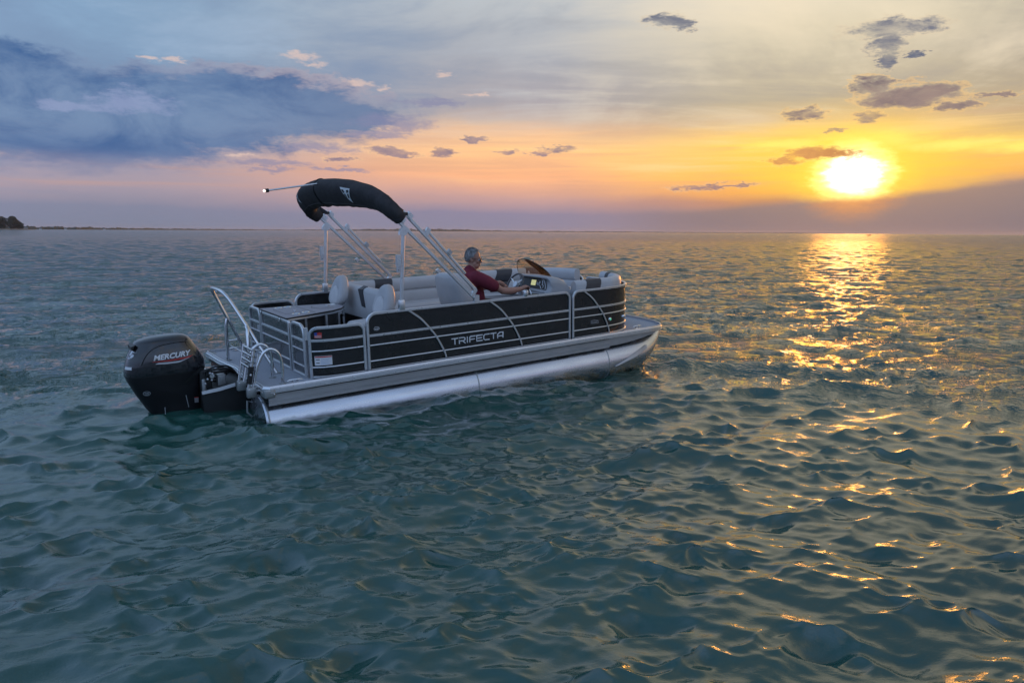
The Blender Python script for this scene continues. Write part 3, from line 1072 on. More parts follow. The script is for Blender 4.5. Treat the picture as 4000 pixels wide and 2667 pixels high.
# ---- fence, starboard
pl_aft = Plan([(0.02, -1.10), (0.10, -1.165), (0.22, -1.205), (0.42, -1.22), (0.675, -1.22)])
pl_long = Plan([(0.69, -BW), (1.5, -BW), (2.7, -BW), (3.872, -BW)])
pl_bow = Plan([(3.905, -BW), (4.3, -BW), (4.6, -1.215), (4.88, -1.175), (5.10, -1.08), (5.27, -0.90), (5.38, -0.68), (5.45, -0.45), (5.475, -0.31)], 8)
ar3 = [(s, z) for s, z in arch_at(4.125, 3.905)]
S_AFT = fence_section('fence_section', pl_aft, 0.615, 0.10, 0.09, zs=(0.448, 0.325, 0.135))
S_LONG = fence_section('fence_section', pl_long, 0.722, 0.115, 0.10, arches=[arch_at(1.257, 0.69), arch_at(2.471, 0.69)])
S_BOW = fence_section('fence_section', pl_bow, 0.722, 0.10, 0.08, arches=[ar3])
# port, mirrored
P_AFT = fence_section('fence_section', pl_aft, 0.645, 0.10, 0.09, my=-1)
P_LONG = fence_section('fence_section', pl_long, 0.722, 0.115, 0.10, my=-1, arches=[arch_at(1.257, 0.69), arch_at(2.471, 0.69)])
P_BOW = fence_section('fence_section', pl_bow, 0.722, 0.10, 0.08, my=-1, arches=[ar3])
# bow gate
fence_section('bow_gate', Plan([(5.485, -0.285), (5.50, 0.0), (5.485, 0.285)]), 0.705, 0.09, 0.09)
# stern
sp_l = Plan([(0.0, 1.085), (0.0, 0.9), (0.0, 0.60)])
S_PORT = fence_section('stern_panel', sp_l, 0.635, 0.085, 0.085, sheet='smoke')
sp_r = Plan([(0.0, -0.60), (0.0, -0.8), (0.0, -1.045)])
S_STAR = fence_section('stern_panel', sp_r, 0.635, 0.085, 0.12, sheet='smoke')
sp_c = Plan([(0.0, 0.565), (0.0, 0.0), (0.0, -0.545)])
S_CEN = fence_section('stern_gate', sp_c, 0.618, 0.012, 0.012, sheet='smoke')
MB().box((-0.017, -1.10, 0.46), (0.022, -1.06, 0.60)).build('corner_post', 'rail', S_STAR)


# prints and badges on the starboard panels; fn(u, v, d): u forward, v up, d outward
def on_plan(plan, s0, z0, o=0.0, sgn=1):
    return lambda u, v, d: plan.pt(s0 + u, z0 + v, o + d)


def on_side(x0, z0, y=-1.2165):
    return lambda u, v, d: (x0 + u, y - d, z0 + v)


def strokes(lines, fn, w, h, th=0.012, depth=0.006):
    mb = MB()
    for ln in lines:
        P = [np.array((a * w, b * h)) for a, b in ln]
        L_, R_ = [], []
        n = len(P)
        for i in range(n):
            a = P[max(i - 1, 0)]
            b = P[min(i + 1, n - 1)]
            t = (b - a) / max(1e-9, np.linalg.norm(b - a))
            nn = np.array((-t[1], t[0]))
            k = 1.0
            if 0 < i < n - 1:
                t1 = P[i] - P[i - 1]
                t1 = t1 / np.linalg.norm(t1)
                k = 1.0 / max(0.6, abs(nn @ np.array((-t1[1], t1[0]))))
            L_.append(P[i] + nn * th / 2 * k)
            R_.append(P[i] - nn * th / 2 * k)
        rs = []
        for a, b in zip(L_, R_):
            rs.append([fn(a[0], a[1], 0), fn(a[0], a[1], depth), fn(b[0], b[1], depth), fn(b[0], b[1], 0)])
        mb.rings(rs)
    return mb


GL = {
    'T': [[(0, 0.95), (1, 0.95)], [(0.5, 0), (0.5, 0.9)]],
    'R': [[(0.05, 0), (0.05, 0.62)], [(0.0, 0.95), (0.78, 0.95), (0.93, 0.85), (0.93, 0.55), (0.78, 0.44), (0.2, 0.44)], [(0.55, 0.40), (0.98, 0)]],
    'I': [[(0.5, 0), (0.5, 1)]],
    'F': [[(0.08, 0), (0.08, 0.82), (0.2, 0.95), (1, 0.95)], [(0.1, 0.47), (0.86, 0.47)]],
    'E': [[(1, 0.05), (0.05, 0.05), (0.05, 0.95), (1, 0.95)], [(0.08, 0.5), (0.88, 0.5)]],
    'C': [[(1, 0.95), (0.26, 0.95), (0.05, 0.76), (0.05, 0.24), (0.26, 0.05), (1, 0.05)]],
    'A': [[(0.06, 0), (0.06, 0.66), (0.42, 0.95), (0.95, 0.95), (0.95, 0)], [(0.1, 0.36), (0.92, 0.36)]],
}
xx = 1.866
adv = {'I': 0.034}
nm = None
tot = sum(adv.get(c, 0.096) for c in 'TRIFECTA') + 0.012 * 7
sc = (2.682 - 1.866) / tot
for c in 'TRIFECTA':
    wdt = adv.get(c, 0.096) * sc
    strokes(GL[c], on_side(xx, 0.185), wdt, 0.082, 0.0125, 0.008).build('nameplate_letter', 'white', S_LONG, 20)
    xx += wdt + 0.012 * sc
# oval builder's mark
ov = [(0.036 * math.cos(a), 0.021 * math.sin(a)) for a in np.linspace(0, 2 * PI, 25)[:-1]]
bd = MB().prism(ov, on_side(0.822, 0.520, -1.2275), 0.0, 0.002).build('oval_badge', 'black', S_LONG)
ring = MB()
ring.sweep([on_side(0.822, 0.520, -1.2295)(u, v, 0) for u, v in ov], (0, -1, 0), rect(0.002, 0.004, 0.0005), loop=True, cap=False)
ring.build('badge_ring', 'white', bd)
lettering('csi', on_side(0.797, 0.510, -1.2295), 0.05, 0.018, 0.2, 0.02, 0.001).build('badge_letters', 'white', bd)
# flag sticker and warning label on the aft panel
fo = on_plan(pl_aft, 0.075, 0.482, 0.0)
F1 = decal(fo, 0, 0.085, 0.0, 0.060, -0.003, 0.0015).build('flag_sticker', 'red', S_AFT, 0)
decal(fo, 0.050, 0.070, 0.060, 0.066, -0.003, 0.0015, 3).build('flag_fold', 'red', F1, 0)
decal(fo, 0.001, 0.034, 0.030, 0.064, -0.003, 0.0025, 4).build('flag_canton', 'blue', F1, 0)
for k in range(3):
    decal(fo, 0.003, 0.080, 0.004 + k * 0.011, 0.0075 + k * 0.011, 0.001, 0.0024).build('flag_stripe', 'white', F1, 0)
wo = on_plan(pl_aft, 0.062, 0.158, 0.0)
W1 = decal(wo, 0, 0.200, 0, 0.110, -0.003, 0.0015).build('warning_label', 'white', S_AFT, 0)
decal(wo, 0.004, 0.196, 0.092, 0.106, 0.001, 0.0026).build('label_band', 'red', W1, 0)
for k in range(5):
    decal(wo, 0.072, 0.188 - 0.03 * (k % 2), 0.012 + k * 0.015, 0.0155 + k * 0.015, 0.001, 0.0024).build('label_line', 'print', W1, 0)
decal(wo, 0.012, 0.058, 0.066, 0.074, 0.001, 0.0024).build('label_mark', 'black', W1, 0)
decal(wo, 0.016, 0.054, 0.026, 0.035, 0.001, 0.0024).build('label_mark', 'black', W1, 0)
# capacity plate on the port stern panel
MB().prism([(0.19, 0.335), (0.30, 0.335), (0.30, 0.405), (0.19, 0.405)], on_plan(sp_l, 0.12, 0.0, 0.0), 0.0, 0.002).build('capacity_plate', 'silver', S_PORT)
# model badge, green side light, docking light on the bow panel
mo = on_side(4.276, 0.200)
B1 = MB().prism([(0, 0.0), (0.152, -0.004), (0.152, 0.034), (0.076, 0.050), (0, 0.044)], mo, 0.0, 0.002).build('model_badge', 'silver', S_BOW)
MB().prism([(0.005, 0.005), (0.147, 0.001), (0.147, 0.031), (0.076, 0.045), (0.005, 0.039)], mo, 0.002, 0.003).build('badge_face', 'black', B1)
lettering('LE 22RF', on_side(4.292, 0.211, -1.2195), 0.12, 0.019, 0.1, 0.0, 0.001).build('badge_letters', 'silver', B1)
sl = 4.659 - 3.905
G1 = MB().ball(pl_bow.pt(sl + 0.005, 0.226, 0.004), 0.030, 14, 8, (1, 0.5, 1)).build('side_light', 'chrome', S_BOW)
MB().ball(pl_bow.pt(sl + 0.005, 0.226, 0.013), 0.018, 12, 8, (1, 0.6, 1)).build('light_lens', 'green', G1)
c = pl_bow.pt(1.125, 0.226, 0.010)
D1 = MB().ball(c, 0.045, 16, 8, (1.0, 0.45, 0.62)).build('docking_light', 'chrome', S_BOW)
# white label on the port bow panel, inner side
MB().box((4.98, 1.085, 0.44), (5.09, 1.09, 0.60)).build('capacity_label', 'white', P_BOW)


# ---- seats: a backrest swept round a plan, profile (outward offset, height)
def backrest_profile(z0, z1, th):
    zc = z0 + (z1 - z0) * 0.52
    p = [(0.0, z0), (0.0, z1 - 0.07), (-0.015, z1 - 0.025), (-0.05, z1 - 0.003), (-0.09, z1), (-0.125, z1 - 0.015), (-0.148, z1 - 0.05), (-0.152, z1 - 0.09)]
    p += [(-0.145, zc + 0.035), (-0.128, zc + 0.006), (-0.112, zc), (-0.128, zc - 0.010), (-0.140, zc - 0.05), (-0.140, z0 + 0.03), (-0.125, z0)]
    return [(a * th / 0.15, b) for a, b in p]


def backrest(name, plan, s0, s1, z0, z1, material, my=1, th=0.15, parent=None, n=None, taper=0.0, grow=0.0, lean=0.0, part=None):
    prof = backrest_profile(z0, z1, th)
    n = n or max(3, int((s1 - s0) / 0.06))
    cz = sum(b for a, b in prof) / len(prof)
    rs = []
    for i in range(n + 1):
        s = s0 + (s1 - s0) * i / n
        endd = min(s - s0, s1 - s)
        k = 1.0
        if taper > 0 and endd < taper:
            f = endd / taper
            k = 0.80 + 0.20 * math.sqrt(max(0, 1 - (1 - f) ** 2))
        r = []
        for a, b in prof:
            aa = -0.07 + (a + 0.07) * k
            zz = z0 + (b - z0) * (0.90 + 0.10 * k)
            if grow:
                aa += grow * (1 if a > -0.06 else -1)
                zz += grow if b > z1 - 0.06 else 0
            r.append(plan.pt(min(max(s + lean * (b - z0), 0), plan.L), zz, aa))
        rs.append(r)
    mb = MB().rings(rs)
    if my < 0:
        mb.mirror_y()
    return mb.build(name, material, parent or BOAT, 50)


pl_seat = Plan([(1.2, -1.165), (2.5, -1.165), (4.55, -1.165), (4.85, -1.12), (5.06, -1.02), (5.22, -0.86), (5.32, -0.66), (5.39, -0.45), (5.41, -0.33)], 8)


def seat_box(name, pts, z0, z1, material, r=0.03, parent=None):
    """upholstered slab over a plan polygon, softened top edge"""
    P = np.array(pts, float)
    c = P.mean(0)

    def inset(d):
        out = []
        n = len(P)
        for i in range(n):
            a, b, q = P[i - 1], P[i], P[(i + 1) % n]
            t1 = (b - a) / np.linalg.norm(b - a)
            t2 = (q - b) / np.linalg.norm(q - b)
            n1 = np.array((-t1[1], t1[0]))
            n2 = np.array((-t2[1], t2[0]))
            m = n1 + n2
            m = m / max(0.3, (m @ m) / 2)
            if m @ (c - b) < 0:
                m = -m
            out.append(b + m * d)
        return out
    rs = []
    for d, z in ((0.012, z0), (0.0, z0 + 0.01), (0.0, z1 - r), (r * 0.3, z1 - r * 0.3), (r, z1), (r * 3, z1 + 0.006)):
        rs.append([(x, y, z) for x, y in inset(d)])
    return MB().rings(rs).build(name, material, parent or BOAT, 50)


def lounge(my, s_list, base_pts, parts):
    m = (lambda q: [(x, y * my) for x, y in q])
    base = seat_box('lounge_base', m(base_pts), 0.004, 0.34, 'vinyl2', 0.02)
    seat_box('cushion', m([(x + (0.0), y) for x, y in base_pts]), 0.345, 0.475, 'vinyl', 0.045, base)
    for (s0, s1, matn, lean, grow) in parts:
        backrest('backrest' if grow == 0 else 'backrest_inset', pl_seat, s0, s1, 0.44, 0.845, matn, 1 if my > 0 else -1, parent=base, grow=grow, lean=lean, taper=0.06 if grow == 0 else 0)
    return base


x0 = 1.2
# y is given on the starboard side; my = -1 puts it to port
lounge(-1, None, [(1.38, -1.14), (3.05, -1.14), (3.05, -0.62), (1.38, -0.62)],
       [(0.16, 1.88, 'vinyl', 0, 0), (0.64, 0.93, 'dark', 0.12, 0.004)])
lounge(-1, None, [(3.42, -1.14), (4.80, -1.12), (5.15, -0.90), (5.34, -0.40), (4.98, -0.36), (4.82, -0.62), (3.42, -0.62)],
       [(2.16, 4.60 + 0.32, 'vinyl', 0, 0), (2.78, 3.10, 'dark', 0.45, 0.004), (3.78, 4.06, 'dark', -0.5, 0.004)])
lounge(1, None, [(4.12, -1.14), (4.80, -1.12), (5.15, -0.90), (5.34, -0.40), (4.98, -0.36), (4.82, -0.62), (4.12, -0.62)],
       [(2.84, 4.92, 'vinyl', 0, 0), (2.93, 3.22, 'dark', 0.30, 0.004), (4.33, 4.45, 'dark', 0.1, 0.004)])

# bench across the stern end of the lounge, its back to the fishing chairs
BEN = seat_box('stern_bench', [(1.40, 0.98), (1.40, -0.40), (1.92, -0.40), (1.92, 0.98)], 0.03, 0.36, 'vinyl2', 0.02)
pl_bench = Plan([(1.36, 1.10), (1.36, 0.3), (1.36, -0.42)])
backrest('backrest', pl_bench, 0.02, 1.50, 0.40, 0.835, 'vinyl', parent=BEN, th=0.17, taper=0.08)
MB().rings([[(1.353 - 0.002, y + k * 0.06, 0.54 + 0.27 * k) if False else (1.349, 0.44 + yy, zz) for yy, zz in ((0.02, 0.805), (-0.12, 0.810), (-0.07 - 0.12, 0.56), (-0.02 - 0.06, 0.57))],
            [(1.362, 0.44 + yy, zz) for yy, zz in ((0.02, 0.805), (-0.12, 0.810), (-0.07 - 0.12, 0.56), (-0.02 - 0.06, 0.57))]]).build('backrest_inset', 'dark', BEN, 0)
MB().rings([[(1.349, 0.46, 0.800), (1.349, 0.32, 0.806), (1.44, 0.32, 0.846), (1.44, 0.46, 0.846)], [(1.36, 0.46, 0.79), (1.36, 0.32, 0.79), (1.44, 0.32, 0.83), (1.44, 0.46, 0.83)]]).build('backrest_inset', 'dark', BEN, 0)
seat_box('cushion', [(1.46, 0.98), (1.46, -0.40), (1.94, -0.40), (1.94, 0.98)], 0.365, 0.475, 'vinyl', 0.04, BEN)
MB().box((1.375, -0.36, 0.0), (1.395, 1.05, 0.40)).build('bench_kickboard', 'black', BEN)
MB().tube([(1.365, 0.35, 0.0), (1.365, 0.35, 0.40)], 0.018, 8).build('bench_leg', 'rail', BEN)


# ---- fishing chairs facing aft
def fishing_chair(x, y, z0, z1, yaw):
    c, s = math.cos(yaw), math.sin(yaw)

    def T(p):      # local: +x is the way the chair faces
        return (x + p[0] * c - p[1] * s, y + p[0] * s + p[1] * c, p[2])
    ped = MB().tube([(x, y, 0.0), (x, y, z0 - 0.12)], 0.035, 12).build('fishing_chair', 'rail', BOAT)
    MB().tube([(x, y, 0.0), (x, y, 0.012)], 0.12, 20).build('chair_floor_plate', 'rail', ped)
    seat = [(0.02, -0.20), (0.10, -0.22), (0.36, -0.20), (0.42, -0.14), (0.42, 0.14), (0.36, 0.20), (0.10, 0.22), (0.02, 0.20)]
    mb = MB()
    rs = []
    for d, z in ((0.9, z0 - 0.115), (1.0, z0 - 0.10), (1.0, z0 - 0.05), (0.93, z0 - 0.025), (0.8, z0 - 0.018)):
        rs.append([T(((u - 0.2) * d + 0.2, v * d, z)) for u, v in seat])
    mb.rings(rs).build('chair_seat', 'vinyl', ped, 50)
    # teardrop back
    H = z1 - z0
    outl = []
    for i in range(28):
        a = 2 * PI * i / 28
        u, v = math.cos(a), math.sin(a)
        f = (v + 1) / 2
        wdt = 0.225 * (1 - 0.56 * f ** 1.25)
        outl.append((wdt * (abs(u) ** 0.75) * (1 if u >= 0 else -1), z0 + H * (0.5 + 0.5 * (abs(v) ** 0.8) * (1 if v >= 0 else -1))))
    zc = z0 + H * 0.42
    mb = MB()
    rs = []
    for k, d in ((0.80, -0.085), (0.94, -0.075), (1.0, -0.045), (1.0, 0.0), (0.95, 0.032), (0.84, 0.048), (0.6, 0.052)):
        rs.append([T((d - 0.10 * (w_ - z0) / H, u * k, zc + (w_ - zc) * k)) for u, w_ in outl])
    bk = mb.rings(rs).build('chair_back', 'vinyl', ped, 50)
    mb = MB()
    rs = []
    for k, d in ((0.62, 0.045), (0.60, 0.058), (0.54, 0.066), (0.3, 0.070)):
        rs.append([T((d - 0.10 * (zc - 0.05 + (w_ - zc) * k - z0) / H, u * k, zc - 0.05 + (w_ - zc) * k)) for u, w_ in outl])
    mb.rings(rs).build('chair_back_pad', 'vinyl2', bk, 50)
    return ped


fishing_chair(1.13, 0.76, 0.56, 0.985, PI + 0.10)
fishing_chair(1.17, -0.62, 0.545, 0.965, PI + 0.12)

# ---- stern table with lid, cup holders
TB = seat_box('stern_cabinet', [(0.05, 0.52), (0.30, 0.48), (0.80, 0.36), (0.88, 0.10), (0.62, -0.12), (0.30, -0.28), (0.05, -0.40)], 0.0, 0.588, 'black', 0.01)
top_pl = [(-0.005, 0.61), (0.40, 0.56), (0.90, 0.42), (0.965, 0.24), (0.955, 0.06), (0.86, -0.08), (0.70, -0.20), (0.40, -0.32), (0.02, -0.46), (-0.005, -0.46)]
tt = MB().prism(top_pl, lambda u, v, d: (u, v, d), 0.622, 0.640)
TOP = tt.build('table_top', 'table', TB)
P_, N_ = closed_path(top_pl, 0.606, -0.012)
MB().sweep(P_, N_, rect(0.02, 0.030, 0.004), loop=True, cap=False).build('table_edge_frame', 'rail', TB)
MB().sweep(*closed_path(top_pl, 0.630, 0.002), rect(0.006, 0.020, 0.002), loop=True, cap=False).build('table_rubber_edge', 'black', TB)
for (u, v, r_) in ((0.20, 0.45, 0.046), (0.33, 0.47, 0.046), (0.20, -0.22, 0.046), (0.35, -0.16, 0.046)):
    P2 = [(u + r_ * math.cos(a), v + r_ * math.sin(a), 0.643) for a in np.linspace(0, 2 * PI, 25)[:-1]]
    h_ = MB().tube(P2, 0.006, 8, loop=True, cap=False).build('cup_holder', 'chrome', TB)
    MB().tube([(u, v, 0.6405), (u, v, 0.6415)], r_ - 0.004, 20).build('cup_well', 'black', h_)


def lidline(pts, w=0.006):
    MB().sweep([(a, b, 0.641) for a, b in pts], (0, 0, 1), rect(0.002, w, 0.0006)).build('lid_seam', 'black', TB)


lidline([(0.44, 0.50), (0.44, -0.27)])
lidline([(0.10, 0.36), (0.10, -0.12), (0.42, -0.12)])
lidline([(0.62, 0.34), (0.56, 0.20), (0.62, 0.05), (0.80, 0.02)], 0.012)
MB().rbox((0.27, 0.02, 0.640), (0.30, 0.10, 0.648), 0.003, 1).build('lid_latch', 'chrome', TB)
MB().rbox((0.76, 0.18, 0.640), (0.81, 0.24, 0.652), 0.004, 1).build('lid_latch', 'chrome', TB)
MB().rbox((0.86, 0.24, 0.641), (0.93, 0.36, 0.644), 0.001, 1).build('measuring_plate', 'white', TB)
for (y, z) in ((0.50, 0.60), (-0.25, 0.595)):
    MB().rbox((-0.032, y - 0.03, z - 0.02), (-0.018, y + 0.03, z + 0.03), 0.004, 1).build('lid_latch', 'chrome', TB)
for (u, v) in ((0.30, -0.275), (0.62, -0.15), (0.86, 0.02)):
    MB().box((u - 0.014, v - 0.014, 0.0), (u + 0.014, v + 0.014, 0.59)).build('cabinet_post', 'rail', TB)

# ---- helm console
def console_profile():
    # x, z outline seen from starboard: aft face leaning, lip over the dash, shoulder and low step ahead
    return [(3.66, 0.0), (3.66, 0.42), (3.56, 0.66), (3.55, 0.705), (3.60, 0.735), (3.66, 0.86), (3.60, 0.895), (3.60, 0.915), (3.64, 0.925), (3.78, 0.905), (3.90, 0.86), (3.96, 0.80), (4.00, 0.735),
            (4.06, 0.715), (4.20, 0.705), (4.24, 0.68), (4.24, 0.0)]


prof = console_profile()
ys = [(-1.085, 0.90), (-1.075, 0.965), (-1.03, 1.0), (-0.70, 1.02), (-0.42, 1.0), (-0.36, 0.965), (-0.35, 0.90)]
CONS = MB().rings([[(3.9 + (x - 3.9) * k, y, z * (k if z > 0.6 else 1) if z > 0.6 else z) for x, z in prof] for y, k in ys]).build('helm_console', 'shell', BOAT, 50)
# dash face, leaning: from (3.60,.735) to (3.66,.86)
def on_dash(u, v, d):      # u to starboard from y=-.36, v up the face, d towards the driver
    ax = np.array((0.048, 0.0, 0.150))
    ax /= np.linalg.norm(ax)
    nrm = np.array((-ax[2], 0, ax[0]))
    p = np.array((3.585, -0.385 - u, 0.728)) + ax * v + nrm * d
    return tuple(p)


dash = [(0.02, 0.0), (0.60, 0.0), (0.615, 0.02), (0.605, 0.07), (0.56, 0.135), (0.48, 0.172), (0.30, 0.182), (0.05, 0.182), (0.0, 0.16), (0.0, 0.02)]
DSH = MB().prism(dash, on_dash, -0.02, 0.008).build('dash_panel', 'black', CONS)
MB().sweep([on_dash(u, v, 0.006) for u, v in dash], on_dash(0, 0, 1.0) and tuple(np.array(on_dash(0, 0, 1.0)) - np.array(on_dash(0, 0, 0))), rect(0.012, 0.018, 0.004), loop=True, cap=False).build('dash_surround', 'shell', CONS)
MB().prism([(0.265, 0.055), (0.372, 0.055), (0.372, 0.135), (0.265, 0.135)], on_dash, 0.0085, 0.012).build('chart_screen', 'screen', CONS)
for (u, v, r_) in ((0.495, 0.098, 0.042), (0.535, 0.048, 0.030), (0.44, 0.10, 0.034)):
    gpt = [on_dash(u + r_ * math.cos(a), v + r_ * math.sin(a), 0.012) for a in np.linspace(0, 2 * PI, 21)[:-1]]
    gg = MB().tube(gpt, 0.0045, 6, loop=True, cap=False).build('gauge', 'chrome', CONS)
MB().rbox((3.50, -0.98, 0.672), (3.60, -0.44, 0.690), 0.008).build('dash_shelf', 'shell', CONS)
MB().rbox((3.545, -0.97, 0.640), (3.60, -0.60, 0.668), 0.006).build('shelf_pocket', 'black', CONS)
# lip over the dash
MB().tube([(3.60, -0.37, 0.905), (3.575, -0.44, 0.914), (3.575, -0.66, 0.916), (3.60, -0.90, 0.912), (3.66, -1.02, 0.895)], 0.014, 10).build('dash_lip', 'shell', CONS)

# windscreen: a raked curved sheet
base_c = [np.array(p) for p in ((3.585, -0.365, 0.918), (3.66, -0.40, 0.922), (3.75, -0.52, 0.915), (3.80, -0.66, 0.90), (3.80, -0.80, 0.89), (3.77, -0.93, 0.876), (3.72, -1.00, 0.872))]
bc = spline(base_c, 6)
rs = []
nb = len(bc)
out_r, in_r = [], []
NV = 8
for i, p in enumerate(bc):
    f = i / (nb - 1)
    hgt = 0.245 * (math.sin(PI * min(1, f * 0.62 + 0.0) ** 0.62) if f < 1 else 0.0)
    hgt = 0.235 * max(0.0, (1 - abs((f - 0.34) / (0.34 if f < 0.34 else 0.66)) ** (2.8 if f < 0.34 else 1.2)))
    lean = np.array((-0.55, 0.06, 1.0))
    col_o, col_i = [], []
    for k in range(NV + 1):
        t = k / NV
        q = p + lean * hgt * t + np.array((0.05, 0, 0)) * math.sin(PI * t) * hgt * 2
        col_o.append(q)
        col_i.append(q + np.array((-0.0045, 0.001, -0.002)))
    out_r.append(col_o)
    in_r.append(col_i)
mb = MB()
mb.rings([[tuple(q) for q in a] + [tuple(q) for q in reversed(b)] for a, b in zip(out_r, in_r)])
WS = mb.build('windscreen', 'plexi', CONS, 60)
MB().tube([tuple(c_[-1]) for c_ in out_r[1:]], 0.0045, 6).build('windscreen_edge', 'black', CONS)
MB().tube([tuple(c_[0]) for c_ in out_r], 0.007, 6).build('windscreen_highlight', 'white', CONS)  # white bead along the base, painting in the bright highlight there

# steering wheel
wc = np.array((3.37, -0.56, 0.805))
wn = np.array((-0.86, 0.0, 0.50))
wn /= np.linalg.norm(wn)
wa = np.array((0.0, 1.0, 0.0))
wb = np.cross(wn, wa)


def on_wheel(u, v, d=0.0):
    return tuple(wc + wa * u + wb * v + wn * d)


SW = MB().tube([on_wheel(0.165 * math.cos(a), 0.165 * math.sin(a)) for a in np.linspace(0, 2 * PI, 37)[:-1]], 0.014, 8, loop=True, cap=False).build('steering_wheel', 'wheelgrey', BOAT, 60)
for a in (90, 210, 330):
    ca, sa = math.cos(math.radians(a)), math.sin(math.radians(a))
    MB().tube([on_wheel(0.03 * ca, 0.03 * sa, -0.02), on_wheel(0.155 * ca, 0.155 * sa)], 0.011, 8).build('wheel_spoke', 'chrome', SW)
MB().tube([on_wheel(0, 0, -0.045), on_wheel(0, 0, 0.0)], 0.045, 18).build('wheel_hub', 'silver', SW)
MB().tube([on_wheel(0, 0, -0.30), on_wheel(0, 0, -0.04)], 0.026, 12).build('steering_column', 'black', SW)

# throttle on the side panel
TH = MB().rbox((3.30, -1.06, 0.60), (3.46, -0.96, 0.70), 0.02).build('throttle_control', 'black', BOAT)
MB().tube([(3.38, -0.95, 0.66), (3.37, -0.93, 0.735), (3.36, -0.90, 0.755), (3.36, -0.82, 0.757)], 0.014, 8).build('throttle_lever', 'chrome', TH)
MB().rbox((3.26, -1.17, 0.0), (3.56, -0.955, 0.62), 0.02).build('throttle_stand', 'shell', TH)

# helm chair
HC = MB().tube([(2.58, -0.63, 0.0), (2.58, -0.63, 0.36)], 0.05, 14).build('helm_chair', 'rail', BOAT)
MB().rbox((2.28, -0.91, 0.36), (2.92, -0.35, 0.475), 0.05, 4).build('seat_cushion', 'vinyl', HC, 60)
hb = []
for (z, x, hw, th) in ((0.44, 2.26, 0.27, 0.10), (0.50, 2.235, 0.29, 0.13), (0.70, 2.19, 0.30, 0.15), (0.88, 2.145, 0.295, 0.15), (0.985, 2.115, 0.27, 0.13), (1.035, 2.10, 0.22, 0.10), (1.05, 2.098, 0.15, 0.05)):
    ring_ = []
    for k in range(28):
        a = 2 * PI * k / 28
        u, v = math.cos(a), math.sin(a)
        ring_.append((x + 0.10 + th * (abs(u) ** 0.7) * (1 if u > 0 else -1) - 0.08 * (1 - abs(v)) * 0 - (0.10 * (v * v) if u > 0 else 0) * -0.6, -0.63 + hw * (abs(v) ** 0.6) * (1 if v > 0 else -1), z))
    hb.append(ring_)
HB = MB().rings(hb).build('seat_back', 'vinyl', HC, 60)
for sg in (-1, 1):
    MB().tube([(2.30, -0.63 + sg * 0.335, 0.50), (2.46, -0.63 + sg * 0.335, 0.535), (2.70, -0.63 + sg * 0.325, 0.55), (2.84, -0.63 + sg * 0.31, 0.545)], 0.04, 10, rad=[0.045, 0.05, 0.045, 0.032]).build('armrest', 'vinyl2', HC, 60)
MB().tube([(2.50 + 0.14 * math.cos(a), -0.975, 0.42 + 0.17 * math.sin(a)) for a in np.linspace(PI, PI * 0.35, 10)], 0.007, 6).build('seat_strap', 'black', HC)

# ---- canopy (folded, in its cover) and its folding arms
def bar(name, a, b, w, h, n, material='rail', parent=None, inset=0.0):
    return MB().sweep([a, b], n, rect(w, h, 0.004)).build(name, material, parent or BOAT)


def plate_xz(name, pts, y0, y1, material='rail', parent=None):
    return MB().prism(pts, lambda u, v, d: (u, d, v), y0, y1).build(name, material, parent or BOAT, 20)


